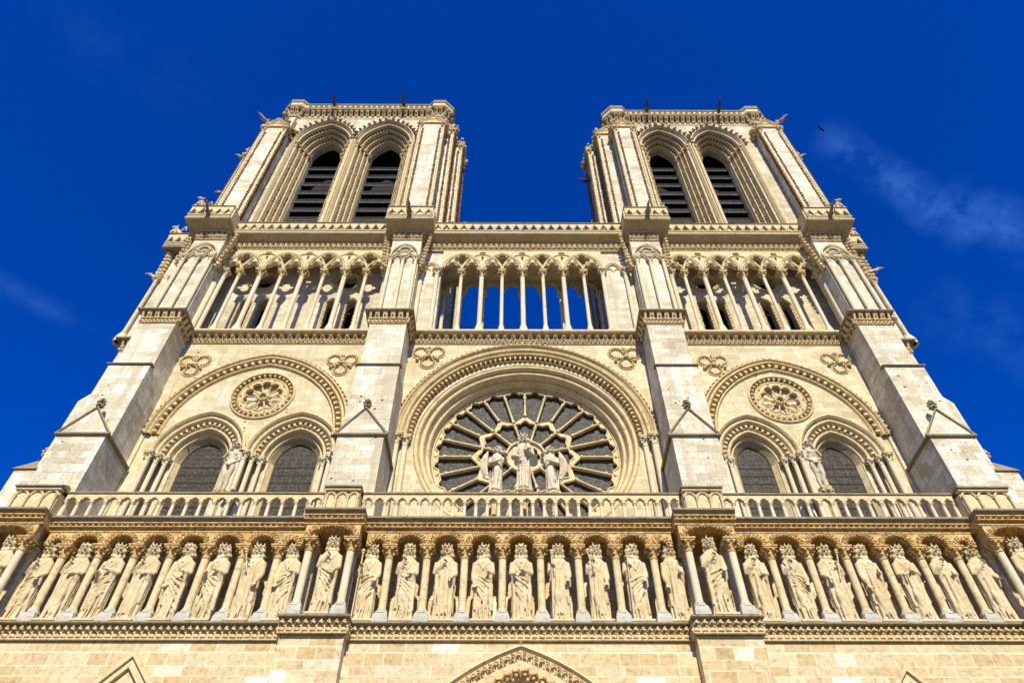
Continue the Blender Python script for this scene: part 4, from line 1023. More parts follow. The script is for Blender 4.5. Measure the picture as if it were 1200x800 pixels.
    # chamfered corner piers
    for cx, cy in T['corners']:
        p = MB(); ngon(p, cx, cy, .9, 44, zc + .1, 8); o = part("corner_pier", p, M_tow, tw, 0)
        q = MB()
        for k in range(8):
            a = pi / 8 + k * pi / 4; x, y = cx + .92 * cos(a), cy + .92 * sin(a)
            tube(q, [(x, y, 44.2), (x, y, zc)], .07, 6); knob_row(q, (cx + .9 * cos(a + .2), cy + .9 * sin(a + .2), 45), (cx + .9 * cos(a + .2), cy + .9 * sin(a + .2), zc - 1), .36, .085)
        part("crocket_moulding", q, M_crock, o)
    # crowning cornice: body slab plus octagonal corner turrets, in growing steps
    def outline_step(mb, e, z0, z1, e1=None, top=False):
        e1 = e if e1 is None else e1
        frustum(mb, (X0 - e, X1 + e, YF - e, 14.2 + e, z0), (X0 - e1, X1 + e1, YF - e1, 14.2 + e1, z1))
        for cx, cy in T['corners']: ngon(mb, cx, cy, 1.0 + e, z0 + .02, z1 + .02 + (.3 if top else 0), 8, 1.0 + e1)
    q = MB(); outline_step(q, .02, zc, zc + .2, .1); outline_step(q, .0, zc + .2, zc + 1.45); part("cornice_core", q, M_tow, tw, 0)
    q = MB(); H = zc + .25
    def corb(x, y, nx, ny):     # carved corbel with its own little arch
        tx, ty = -ny, nx
        def P(u, v, z): return (x + tx * u + nx * v, y + ty * u + ny * v, z)
        hexa(q, [P(-.13, .0, H), P(.13, .0, H), P(.13, .05, H), P(-.13, .05, H), P(-.16, .0, H + .75), P(.16, .0, H + .75), P(.16, .48, H + .75), P(-.16, .48, H + .75)])
        c_ = P(0, .42, H + .62); knob(q, c_[0], c_[1], c_[2], .15); c_ = P(0, .15, H + .15); knob(q, c_[0], c_[1], c_[2], .12)
        pts = [P(.26 + .16 * cos(a), .3, H + .72 + .16 * sin(a)) for a in [pi * k / 5 for k in range(6)]]; tube(q, pts, .05, 5)
    n = int((X1 - X0 - 2.4) / .52)
    for i in range(n + 1): corb(X0 + 1.2 + (X1 - X0 - 2.4) * i / n, YF, 0, -1)
    for sx, xx in ((-1, X0), (1, X1)):
        for i in range(20): corb(xx, YF + 1.4 + .55 * i, sx, 0)
    for cx, cy in T['corners']:
        for k in range(8):
            a = k * pi / 4; r_ = .93
            for t in (-.2, .22): corb(cx + r_ * cos(a) - t * sin(a), cy + r_ * sin(a) + t * cos(a), cos(a), sin(a))
    part("corbel_table", q, M_carv, tw)
    q = MB(); outline_step(q, .12, zc + 1.0, zc + 1.12, .5); outline_step(q, .52, zc + 1.12, zc + 1.38, .58); part("cornice_slab", q, M_lead, tw, 0)
    q = MB(); outline_step(q, .42, zc + 1.38, zc + 2.25, .42); 
    X0e, X1e, Ye = X0 - .45, X1 + .45, YF - .45
    n = int((X1e - X0e - 3) / .5)
    for i in range(n):
        x = X0e + 1.5 + (X1e - X0e - 3) * (i + .5) / n; tube(q, [(a, Ye - .02, b_) for a, b_ in circle(x, zc + 1.82, .17, 10)], .045, 5); 
    part("crowning_parapet", q, M_mould, tw, 0)
    q = MB(); outline_step(q, .5, zc + 2.25, zc + 2.4, .52, True); part("coping", q, M_lead, tw, 0)
    return tw
TWN = dict(name="tower", body=(-20.9, -6.9), zc=66.95, zs=62.3, ihw=1.45, win=[(-17.15, 2.62, 2.1, 62.3), (-11.6, 2.62, 2.1, 62.3)],
           strips=[-8.7], but=[(-22.3, -20.3, -.35, 1.6, 62.6), (-8.25, -6.1, -.35, 1.6, 63.5), (-7.4, -4.65, 2.3, 4.4, 64.4), (-7.2, -5.4, 1.0, 2.25, 65.0), (-24.6, -20.4, 2.3, 4.4, 62.5), (-7.4, -4.75, 10.8, 12.9, 63.0), (-24.6, -20.4, 10.8, 12.9, 62.5)],
           corners=[(-20.9, 1.4), (-7.0, 1.4), (-20.9, 13.6), (-7.0, 13.6)])
TWS = dict(name="tower", body=(10.0, 23.4), zc=65.75, zs=61.85, ihw=1.24, win=[(13.95, 2.25, 1.75, 61.85), (18.8, 2.25, 1.75, 61.85)],
           strips=[11.35, 21.3], but=[(9.35, 11.1, -.35, 1.6, 62.8), (22.5, 24.4, -.35, 1.6, 62.8), (7.3, 10.2, 2.3, 4.4, 63.6), (8.1, 10.0, 1.0, 2.25, 64.2), (22.6, 26.6, 2.3, 4.4, 62.3), (7.35, 10.2, 10.8, 12.9, 62.0), (22.6, 26.6, 10.8, 12.9, 62.3)],
           corners=[(10.2, 1.4), (23.3, 1.4), (10.2, 13.6), (23.3, 13.6)])
towN = tower(TWN); towS = tower(TWS)

# ------------------------------------------------------------------ gargoyles: spouts are parts of the building
def gargoyle_mb(L=1.5, s=1.0):
    """beast leaning out along -Y from the origin"""
    q = MB()
    tube(q, [(0, .2, 0), (0, -.2 * L, .02), (0, -.55 * L, .05), (0, -.8 * L, .10)], [.2 * s, .22 * s, .17 * s, .12 * s], 8)
    ball(q, (0, -.88 * L, .16 * s), (.14 * s, .2 * s, .14 * s), 1); ball(q, (0, -1.02 * L, .10 * s), (.08 * s, .16 * s, .06 * s), 1)
    for sx in (-1, 1):
        tube(q, [(sx * .08 * s, -.82 * L, .25 * s), (sx * .14 * s, -.78 * L, .42 * s)], [.05 * s, .015], 5)
        tube(q, [(sx * .17 * s, -.3 * L, .0), (sx * .22 * s, -.5 * L, -.2 * s), (sx * .16 * s, -.66 * L, -.16 * s)], [.09 * s, .06 * s, .04 * s], 6)
        tube(q, [(sx * .12 * s, -.2 * L, .15 * s), (sx * .34 * s, -.1 * L, .34 * s), (sx * .2 * s, .05, .2 * s)], [.05, .09 * s, .03], 5)
    return q
gmesh = {}
def gargoyle(x, y, z, ang=0, pitch=0, L=1.5, s=1.0, mat=None, par=None, name="gargoyle"):
    o = part(name, gargoyle_mb(L, s), mat or M_garg, par)
    if par is None: o.matrix_parent_inverse = Matrix.Translation((-.9, 0, 0))
    o.location = (x, y, z); o.rotation_euler = (pitch, 0, ang)
    return o
for tw, T, xs in ((towN, TWN, (-17.1, -10.4)), (towS, TWS, (13.0, 19.9))):
    for x in xs: gargoyle(x, -.1, T['zc'] + 1.3, 0, radians(-20), 1.25, .6, par=tw)
for i, b in enumerate(BUT):
    m = (b['bal'][0] + b['bal'][1]) / 2; gargoyle(m, -2.1, 44.55, 0, radians(-14), 1.15, .7, M_lead, par=b['o'])
for x, y, z, a in ((-4.8, 2.4, 50.6, 90), (7.4, 2.4, 49.6, -90), (7.3, 3.6, 60.2, -90), (-24.1, .9, 41.2, -72), (24.9, .7, 41.9, 75), (-24.5, 2.6, 62.2, -70), (26.4, 2.5, 62.4, 70), (-22.3, -.3, 63.7, -40), (24.5, -.3, 63.8, 45), (-24.5, 2.6, 56, -90)):
    gargoyle(x, y, z, radians(a), radians(-8), 1.1, .7, M_carv if abs(x) > 20 else M_garg)

# ------------------------------------------------------------------ statues (things that stand on the building)
def remeshed(name, mb, mat, parent, voxel=.034, smooth_iter=1):
    me = mb.mesh(name); o = bpy.data.objects.new(name + "_src", me); scene.collection.objects.link(o)
    r = o.modifiers.new("r", 'REMESH'); r.mode = 'VOXEL'; r.voxel_size = voxel; r.use_smooth_shade = True
    if smooth_iter:
        s = o.modifiers.new("s", 'SMOOTH'); s.factor = .5; s.iterations = smooth_iter
    dg = bpy.context.evaluated_depsgraph_get(); dg.update()
    m2 = bpy.data.meshes.new_from_object(o.evaluated_get(dg)); m2.name = name
    bpy.data.objects.remove(o); bpy.data.meshes.remove(me)
    return finish(name, m2, mat, parent, 0)
def ringloft(mb, rings, n=40):
    vs = []; fs = []
    for f in rings:
        for i in range(n): vs.append(f(2 * pi * i / n))
    m = len(rings)
    for k in range(m - 1):
        for i in range(n): fs.append((k * n + i, k * n + (i + 1) % n, (k + 1) * n + (i + 1) % n, (k + 1) * n + i))
    fs += [tuple(range(n))[::-1], tuple((m - 1) * n + i for i in range(n))]
    mb.add(vs, fs)
ROBE = [(.03, .38, .33), (.10, .35, .31), (.3, .31, .28), (.48, .31, .26), (.58, .29, .23), (.66, .33, .25), (.74, .38, .24), (.785, .40, .21), (.82, .32, .18), (.845, .2, .15), (.86, .12, .12), (.885, .10, .10)]
def robe_r(t):
    for a, b_ in zip(ROBE[:-1], ROBE[1:]):
        if t <= b_[0]:
            u = max(0, (t - a[0]) / (b_[0] - a[0])); return a[1] + (b_[1] - a[1]) * u, a[2] + (b_[2] - a[2]) * u
    return ROBE[-1][1:]
def robed(mb, H, rnd, lean=0., folds=11, wide=1.0, hem=.12, sway=.05):
    """robe from hem to neck; z=0 at the feet, front is -Y"""
    ph = rnd.uniform(0, 6); k2 = rnd.choice([5, 6, 7]); rings = []; z = hem / H; zs = []
    while z < .885: zs.append(z); z += .02
    zs.append(.885)
    for z in zs:
        rx, ry = robe_r(z)
        amp = .24 * min(1, max(0, 1.12 - z / .56)) + (.02 if z < .8 else 0); cx = sway * sin(pi * z / .85) + lean * z
        fl = 1 + .10 * max(0, .12 - z) / .12
        def f(a, z=z, rx=rx * fl, ry=ry * fl, amp=amp, cx=cx):
            g1 = abs(sin(folds * .5 * a + ph + .9 * sin(z * 4.5))) ** .8
            w_ = 1 + amp * (g1 - .55) + amp * .45 * sin(k2 * a + ph * 2 - z * 6)
            return (cx + rx * wide * w_ * cos(a), ry * w_ * sin(a), z * H)
        rings.append(f)
    ringloft(mb, rings, 96)
def front(x_, t_, H, wide=1.0, out=0.0):      # point on the robe's front at height t_*H
    rx, ry = robe_r(t_); rx *= wide; u = max(-.97, min(.97, x_ / rx)); return (x_, -ry * sqrt(1 - u * u) - out, t_ * H)
def head(mb, x, y, z, s, beard, rnd, turn=0., hair=True, tilt=.38):
    c, sn = cos(turn), sin(turn); ct, st = cos(tilt), sin(tilt)
    def P(a, b_, d):
        b2, d2 = b_ * ct - d * st, d * ct + b_ * st
        return (x + s * (a * c - b2 * sn), y + s * (a * sn + b2 * c), z + s * d2)
    ball(mb, P(0, .01, .02), (.145 * s, .165 * s, .2 * s), 2)
    ball(mb, P(0, -.07, -.1), (.1 * s, .11 * s, .1 * s), 2)     # jaw
    tube(mb, [P(0, -.15, .07), P(0, -.19, -.01), P(0, -.225, -.045)], [.025 * s, .035 * s, .05 * s], 6)   # nose
    for q in (-1, 1):
        tube(mb, [P(q * .02, -.18, .085), P(q * .07, -.195, .1), P(q * .13, -.15, .08)], [.03 * s, .04 * s, .025 * s], 5)    # brow
        ball(mb, P(q * .06, -.135, .03), .02 * s, 1); ball(mb, P(q * .08, -.135, -.045), (.045 * s, .05 * s, .04 * s), 1)
        ball(mb, P(q * .155, .0, .0), (.02 * s, .045 * s, .06 * s), 1)
    tube(mb, [P(-.05, -.165, -.1), P(0, -.185, -.092), P(.05, -.165, -.1)], .02 * s, 5)  # lips
    if hair:
        for q in (-1, 1):
            for k in range(3):
                tube(mb, [P(q * .13, -.06 + .07 * k, .12), P(q * .18, -.07 + .07 * k, .02), P(q * .165, -.04 + .07 * k, -.08), P(q * .2, -.06 + .08 * k, -.17), P(q * .19, -.02 + .08 * k, -.25)], [.04 * s, .05 * s, .05 * s, .05 * s, .03 * s], 6)
    if beard:
        for k in range(5):
            u = -.08 + .04 * k; tube(mb, [P(u * 1.2, -.14, -.13), P(u * 1.1, -.19, -.2), P(u * (.7 + .5 * beard), -.17, -.26 - .06 * beard * (1 - abs(u) * 5))], [.04 * s, .045 * s, .025 * s], 6)
def arm(mb, sh, el, ha, r=.11, hand=.085, sleeve=True):
    tube(mb, [sh, ((sh[0] + el[0]) / 2, (sh[1] + el[1]) / 2, (sh[2] + el[2]) / 2), el], [r * 1.25, r * 1.15, r * 1.05], 10)
    m = [(el[i] * .4 + ha[i] * .6) for i in range(3)]
    tube(mb, [el, m, ha], [r * 1.05, r * (1.15 if sleeve else .8), r * .6], 10)
    d = Vector(ha) - Vector(el); d.normalize()
    c = Vector(ha) + d * .06; ball(mb, c, (hand, hand * .7, hand), 1)
    side = d.cross(Vector((0, 1, 0))); side = side.normalized() if side.length > .01 else Vector((1, 0, 0))
    for k in range(4):    # curled fingers
        b0 = c + side * (.05 * (k - 1.5)) + d * .03; b1 = b0 + d * (.1 - .01 * abs(k - 1.5)) + Vector((0, -.02, 0)); b2 = b1 + d * .01 + Vector((0, -.05, -.03))
        tube(mb, [b0, b1, b2], [.024, .022, .018], 5)
    t0 = c - side * .07; tube(mb, [t0, t0 + d * .06 - side * .03, t0 + d * .1 - side * .01 + Vector((0, -.03, 0))], [.026, .024, .018], 5)
def drape(mb, pts, r=.045):
    tube(mb, pts, [r * .4] + [r * 1.1] * (len(pts) - 2) + [r * .5], 4)
def crown(x, y, z, s, kind, mat, par):
    q = MB(); n = 16
    lathe(q, x, y, [(.165 * s, z), (.18 * s, z), (.18 * s, z + .075 * s), (.17 * s, z + .075 * s)], n)
    for k in range(8):
        a = 2 * pi * k / 8 + pi / 8; cx, cy = x + .175 * s * cos(a), y + .175 * s * sin(a); hh = .13 if kind != 1 else (.16 if k % 2 else .09)
        tube(q, [(cx, cy, z + .05 * s), (cx + .02 * cos(a), cy + .02 * sin(a), z + hh * s)], [.05 * s, .02 * s], 5); ball(q, (cx + .025 * cos(a), cy + .025 * sin(a), z + hh * s), (.03 * s,) * 3, 1)
        knob(q, x + .19 * s * cos(a + .2), y + .19 * s * sin(a + .2), z + .035 * s, .02 * s)
    if kind == 2: ball(q, (x, y, z + .1 * s), (.14 * s, .14 * s, .12 * s), 2)
    return obj("crown", q, mat, par)
POSES = ['book', 'sceptre_r', 'cloak', 'sceptre_l', 'breast', 'sash', 'low', 'staff']
def king(i, x, y, z, pose, beard, kd, label, turn, wide=1.0, H=3.45):
    rnd = random.Random(100 + i)
    t = tag(empty("king_statue", (x, y, z)), label, "statue", "crowned stone kings standing in the gallery")
    m = MB(); robed(m, H, rnd, 0, rnd.choice([14, 16, 18]), wide, .14, rnd.uniform(-.07, .07))
    s = 1.2; hz = H * .928; head(m, rnd.uniform(-.02, .02), -.03, hz, s, beard, rnd, turn)
    tube(m, [(0, .0, H * .83), (0, -.02, hz - .05)], [.17, .15], 10)
    L, Rr = -1, 1     # shoulders at +-.42
    S = lambda q: (q * .34 * wide, -.02, H * .775)
    E = lambda q, up=0: (q * .41 * wide, -.1, H * (.62 + up))
    if pose == 'book': hl, hr = (-.12, -.36, H * .66), (.14, -.36, H * .68)
    elif pose == 'sceptre_r': hl, hr = (-.3, -.34, H * .56), (.2, -.36, H * .70)
    elif pose == 'sceptre_l': hl, hr = (-.22, -.36, H * .72), (.32, -.3, H * .50)
    elif pose == 'cloak': hl, hr = (-.16, -.35, H * .74), (.15, -.35, H * .60)
    elif pose == 'breast': hl, hr = (-.08, -.36, H * .72), (.30, -.34, H * .56)
    elif pose == 'sash': hl, hr = (-.3, -.33, H * .60), (.05, -.38, H * .64)
    elif pose == 'low': hl, hr = (-.33, -.27, H * .48), (.22, -.36, H * .62)
    else: hl, hr = (-.30, -.38, H * .66), (.33, -.3, H * .54)
    arm(m, S(-1), E(-1), hl); arm(m, S(1), E(1), hr)
    sway_ = 0
    F = lambda x_, t_, out=0.0: front(x_, t_, H, wide, out)
    # cloak falling from both shoulders
    for q in (-1, 1):
        for k in range(3):
            tube(m, [(q * (.31 + .02 * k) * wide, -.15 + .1 * k, H * .77), (q * (.34 + .01 * k) * wide, -.16 + .1 * k, H * .6), (q * (.31 + .02 * k) * wide, -.17 + .1 * k, H * .35), (q * (.33 + .03 * k) * wide, -.2 + .1 * k, rnd.uniform(.2, .9))], [.05, .065, .06, .045], 4)
    dr = rnd.choice([-1, 1]); style = rnd.randrange(3)
    if style < 2:      # mantle swept across the hips
        for k in range(6):
            t0 = .585 - .042 * k; j_ = rnd.uniform(-.012, .012); drape(m, [F(-dr * .33, t0 + .05, .02), F(-dr * .17, t0 - .0 + j_, .055), F(.02 * dr, t0 - .035 - .014 * k, .065), F(dr * .18, t0 - .06 - .03 * k + j_, .055), F(dr * .33, max(t0 - .08 - .045 * k, .05), .02)], .046 + .012 * (k % 2))
        tube(m, [F(dr * .30, .60, .05), F(dr * .34, .45, .08), F(dr * .32, .3, .09), F(dr * .35, .16, .08)], [.06, .08, .09, .07], 7)
    else:
        for k in range(5):
            u = -.28 + .14 * k; drape(m, [F(u * .8, .72, .02), F(u * .9, .55, .05), F(u * 1.05, .3, .06), F(u * 1.15, .1, .06)], .055)
    for k in range(6):
        u = -.32 + .128 * k + rnd.uniform(-.03, .03); drape(m, [F(u * .85, rnd.uniform(.3, .40), .02), F(u, .2, .06), F(u * 1.1, .05, .09)], .052)
    for k in range(4): drape(m, [F(-.26 + .02 * k, .80 - .012 * k, .02), F(0, .755 - .034 * k, .045), F(.26 - .02 * k, .80 - .012 * k, .02)], .03)
    kq = rnd.choice([-1, 1]); tube(m, [F(kq * .13, .42, .0), F(kq * .14, .33, .06), F(kq * .13, .2, .03)], [.08, .12, .08], 8)
    for e_, h_ in ((E(-1), hl), (E(1), hr)):      # hanging sleeves
        mx = [e_[i_] * .45 + h_[i_] * .55 for i_ in range(3)]; tube(m, [mx, (mx[0] + .02, mx[1] + .03, mx[2] - .22), (mx[0] + (.05 if mx[0] > 0 else -.05), mx[1] + .06, mx[2] - .42)], [.1, .08, .04], 7)
    if style != 1: tube(m, [F(-.34, .605), F(0, .598, .03), F(.34, .605)], .04, 6)  # belt
    for q in (-1, 1): tube(m, [(q * .16, -.1, .1), (q * .2, -.36, .1), (q * .22, -.46, .07)], [.1, .09, .06], 8)     # feet
    body = remeshed("body", m, M_stat, t, .023, 0)
    crown(0, -.05, hz + .135, s * .92, kd, M_stat, t)
    q = MB(); cbox(q, -.46, .46, -.48, .32, 0, .12, .03); obj("plinth", q, M_stat, t)
    if pose == 'book':
        q = MB(); box(q, -.15, .18, -.46, -.38, H * .64, H * .75); box(q, -.14, .17, -.45, -.39, H * .638, H * .752); o = obj("book", q, M_stat, t, 0); del q
    if pose in ('sceptre_r', 'sceptre_l', 'staff'):
        q = MB()
        a, b_ = {'sceptre_r': ((.10, -.40, H * .52), (.34, -.42, H * .86)), 'sceptre_l': ((-.10, -.42, H * .60), (-.36, -.42, H * .86)), 'staff': ((-.34, -.44, .2), (-.30, -.46, H * .84))}[pose]
        tube(q, [a, b_], .028, 7); ball(q, b_, .07, 1); knob(q, b_[0], b_[1], b_[2] + .1, .09); obj("sceptre" if pose != 'staff' else "staff", q, M_stat, t)
    return t
bay_names = {}
def place_words(i):
    bays = [(1, 8, 'north bay left of the rose', 'from the left edge pier'), (10, 18, 'middle bay under the rose', 'from the left'), (20, 26, 'south bay right of the rose', 'from the left')]
    ords = ['first', 'second', 'third', 'fourth', 'fifth', 'sixth', 'seventh', 'eighth', 'ninth']
    if i == 0: return "on the projecting pier at the far left edge"
    if i == 9: return "on the projecting pier left of the rose"
    if i == 19: return "on the projecting pier right of the rose"
    if i == 27: return "on the projecting pier at the far right edge"
    if i <= 8: return ords[i - 1] + " from the left in the left bay"
    if i <= 18: return ords[i - 10] + " from the left under the rose"
    return ords[i - 20] + " from the left in the right bay"
SEQ = ['cloak', 'breast', 'cloak', 'sash', 'cloak', 'low', 'sash', 'sceptre_l', 'low', 'breast', 'staff', 'cloak', 'breast', 'low', 'sash', 'staff', 'sceptre_l', 'staff', 'low', 'breast', 'cloak', 'sceptre_l', 'sceptre_r', 'low', 'sash', 'cloak', 'breast', 'low']
WORDS = {'book': 'holding a book', 'sceptre_r': 'raising a short sceptre', 'sceptre_l': 'with a sceptre at the shoulder', 'cloak': 'clasping the cloak', 'breast': 'hand on the breast', 'sash': 'gathering the sash', 'low': 'one arm hanging low', 'staff': 'with a long staff'}
for i, (x, pier) in enumerate(KINGS):
    p_ = SEQ[i]; kd = i % 3
    king(i, x, -2.95 if pier else -2.42, 14.66, p_, [1, 0, 1.2, 1, 1.4, 0, 1][(i * 3) % 7], kd, "stone king " + WORDS[p_] + ", " + place_words(i), radians([0, 14, -12, 6, -18, 0, 10][(i * 5) % 7]), [.94, .9, 1.0, .92, .97][i % 5])

def nude(m, H, sgn, rnd):
    """standing nude, weight on one leg; front -Y"""
    hz = H * .935; hip = H * .52
    for q in (-1, 1):
        kx = q * .12 + (.05 if q == sgn else 0)
        tube(m, [(q * .11, 0, hip), (q * .14, -.03, H * .42), (kx, -.07 if q == sgn else -.02, H * .28), (q * .12, .02, H * .17), (q * .11, 0, .08)], [.16, .155, .1, .105, .06], 10)
        tube(m, [(q * .11, .03, .06), (q * .13, -.2, .05)], [.07, .05], 8)
    tube(m, [(0, .0, hip - .08), (0, 0, hip + .1), (.0, 0, H * .62), (0, -.01, H * .72), (0, 0, H * .79), (0, 0, H * .825), (0, 0, H * .86)], [.2, .24, .20, .25, .26, .16, .09], 14, .72)
    head(m, 0, -.02, hz, 1.05, 0, rnd, radians(-10 * sgn), True)
    for q in (-1, 1): ball(m, (q * .11, -.14, H * .735), (.1, .07, .08), 2)
    arm(m, (sgn * .28, 0, H * .79), (sgn * .42, -.05, H * .66), (sgn * .12, -.24, H * .80), .07, .06, False)
    arm(m, (-sgn * .28, 0, H * .79), (-sgn * .36, .0, H * .63), (-sgn * .12, -.2, H * .52), .07, .06, False)
    ball(m, (0, -.2, H * .5), (.12, .08, .12), 1)      # leaf
def pedestal(z0, z1, par, r=.3):
    q = MB(); lathe(q, 0, 0, [(.2, z0), (.2, z0 + .2), (.13, z0 + .3), (.13, z1 - .55), (.18, z1 - .5), (r, z1 - .14), (r * 1.1, z1 - .1), (r * 1.1, z1)], 8)
    for k in range(8):
        a = k * pi / 4; knob(q, r * cos(a), r * sin(a), z1 - .25, .09)
    return obj("pedestal", q, M_carv, par)
def nude_statue(name, label, x, y, zf, H, sgn):
    t = tag(empty(name, (x, y, 19.22)), label, "statue"); m = MB(); nude(m, H, sgn, random.Random(5))
    o = remeshed("body", m, M_white, t, .028); o.location = (0, 0, zf - 19.22); pedestal(0, zf - 19.22, t); return t
nude_statue("nude_statue", "pale nude man statue on a pedestal before the left arched window", -13.3, -1.75, 21.45, 2.85, -1)
nude_statue("nude_statue", "pale nude woman statue on a pedestal before the right arched window", 14.55, -1.75, 21.65, 2.85, 1)
# Virgin and Child with two angels
rn = random.Random(3)
t = tag(empty("virgin_statue", (.62, -1.95, 19.22)), "white crowned woman statue holding a child, in front of the rose hub", "statue")
m = MB(); H = 3.35; robed(m, H, rn, 0, 11, .85, .1, .06); head(m, 0, -.03, H * .925, 1.25, 0, rn, .15)
arm(m, (-.36, 0, H * .775), (-.46, -.08, H * .62), (-.2, -.33, H * .56)); arm(m, (.36, 0, H * .775), (.46, -.08, H * .64), (.2, -.36, H * .66))
for k in range(6): drape(m, [front(-.26 + .1 * k, .5, H, .85, .02), front(-.28 + .11 * k, .25, H, .85, .05), front(-.3 + .12 * k, .05, H, .85, .06)], .045)
for k in range(5): drape(m, [front(.28, .6 - .05 * k, H, .85, .03), front(0, .5 - .05 * k, H, .85, .06), front(-.28, .42 - .06 * k, H, .85, .03)], .045)
tube(m, [(.22, -.36, H * .62), (.24, -.36, H * .70), (.24, -.36, H * .78)], [.12, .13, .09], 8); ball(m, (.24, -.38, H * .84), (.1, .11, .13), 2); arm(m, (.3, -.36, H * .76), (.38, -.4, H * .70), (.3, -.5, H * .68), .04, .035); arm(m, (.16, -.4, H * .76), (.08, -.46, H * .70), (.08, -.52, H * .74), .04, .035)
o = remeshed("body", m, M_white, t, .03); o.location = (0, 0, 2.0); c_ = crown(0, -.01, H * .925 + .15 + 2.0, 1.25, 0, M_white, t); pedestal(0, 2.02, t, .42)
for sx, x, nm in ((-1, -.72, "left"), (1, 2.02, "right")):
    t = tag(empty("angel_statue", (x, -1.75, 19.22)), "white winged angel statue kneeling toward the woman, " + nm + " of the rose hub", "statue", "angels flanking the woman")
    m = MB(); H = 2.75; robed(m, H, rn, -sx * .1, 9, .72, .1, -.1 * sx); head(m, -sx * .1, -.08, H * .935, 1.05, 0, rn, .5 * sx)
    arm(m, (-sx * .38, 0, H * .76), (-sx * .5, -.15, H * .63), (-sx * .5, -.4, H * .68), .08); arm(m, (sx * .22, 0, H * .76), (sx * .25, -.15, H * .62), (-sx * .2, -.4, H * .62), .08)
    for k in range(5): drape(m, [front(-.2 + .1 * k, .5, H, .72, .01), front(-.22 + .11 * k, .25, H, .72, .04), front(-.24 + .12 * k, .05, H, .72, .05)], .04)
    o = remeshed("body", m, M_white, t, .03); o.location = (0, 0, 2.05)
    q = MB(); 
    ringloft(q, [lambda a, k=k: (sx * (.34 + .20 * sin(pi * k / 9) + .02 * k / 9) + (.03 + .16 * sin(pi * min(1, (k + .6) / 9.6)) ** .7) * cos(a), .14 + .06 * sin(a), 2.05 + H * (.36 + .60 * k / 9)) for k in range(10)], 16)
    for u in (-.1, -.03, .05): tube(q, [(sx * (.34 + .20 * sin(pi * k / 9)) + u * sin(pi * (k + 1) / 11), .07, 2.05 + H * (.38 + .55 * k / 9)) for k in range(1, 8)], .022, 5)
    obj("wing", q, M_white, t); pedestal(0, 2.07, t, .36)

# chimeras crouching on the balcony corners
def chimera(x, y, z, ang, label, s=1.0):
    m = MB(); k = s
    tube(m, [(0, .35 * k, .12 * k), (0, .3 * k, .4 * k), (0, .12 * k, .7 * k), (0, -.05 * k, .95 * k)], [.2 * k, .28 * k, .24 * k, .16 * k], 10)
    ball(m, (0, -.16 * k, 1.12 * k), (.15 * k, .2 * k, .15 * k), 2); tube(m, [(0, -.25 * k, 1.1 * k), (0, -.42 * k, 1.03 * k)], [.1 * k, .05 * k], 8)
    for q in (-1, 1):
        tube(m, [(q * .1 * k, -.1 * k, 1.2 * k), (q * .15 * k, -.03 * k, 1.42 * k)], [.05 * k, .02], 6)
        tube(m, [(q * .18 * k, .0, .75 * k), (q * .22 * k, -.2 * k, .45 * k), (q * .2 * k, -.28 * k, .08 * k)], [.12 * k, .09 * k, .08 * k], 8)
        tube(m, [(q * .25 * k, .3 * k, .3 * k), (q * .32 * k, -.02 * k, .35 * k), (q * .3 * k, .0, .06)], [.16 * k, .12 * k, .09 * k], 8)
        tube(m, [(q * .15 * k, .25 * k, .8 * k), (q * .4 * k, .5 * k, 1.15 * k), (q * .45 * k, .62 * k, .7 * k)], [.07 * k, .12 * k, .03 * k], 6)
    t = remeshed("chimera_statue", m, M_stat, None, .035); t.location = (x, y, z); t.rotation_euler = (0, 0, radians(ang)); tag(t, label, "statue", "chimeras on the balcony corners"); return t
chimera(-22.35, -1.95, 45.84, -35, "stone beast on the corner of the outermost left front balcony")
chimera(-24.85, .4, 45.78, -60, "stone beast on the far left side balcony", 1.0)
chimera(23.7, -1.95, 45.84, 35, "stone beast on the corner of the outermost right front balcony")
chimera(25.4, .4, 45.78, 60, "stone beast on the far right side balcony", 1.0)
chimera(-5.7, -1.95, 45.84, 30, "small stone beast on the balcony left of the gap between towers", .6)
chimera(11.0, -1.95, 45.84, 30, "small stone beast on the balcony below the inner edge of the right tower", .6)

# bird
m = MB(); tube(m, [(0, -.28, 0), (0, -.12, .01), (0, .1, 0), (0, .34, .0)], [.03, .09, .08, .02], 8); ball(m, (0, -.27, .02), .06, 1)
for q in (-1, 1):
    P = [(q * .05, -.12, .02), (q * .3, -.2, .12), (q * .62, -.02, .08), (q * .3, .08, .1), (q * .05, .1, .02)]
    m.add(P + [(a, b_, c_ + .02) for a, b_, c_ in P], [(0, 1, 2, 3, 4), (9, 8, 7, 6, 5)] + [(k, (k + 1) % 5, 5 + (k + 1) % 5, 5 + k) for k in range(5)])
t = tag(obj("bird", m, M_bird, None), "small dark bird flying in the blue sky beside the right tower", "bird"); t.location = (27.0, -1.5, 60.2); t.rotation_euler = (.3, .4, .6); t.scale = (.7, .7, .7)

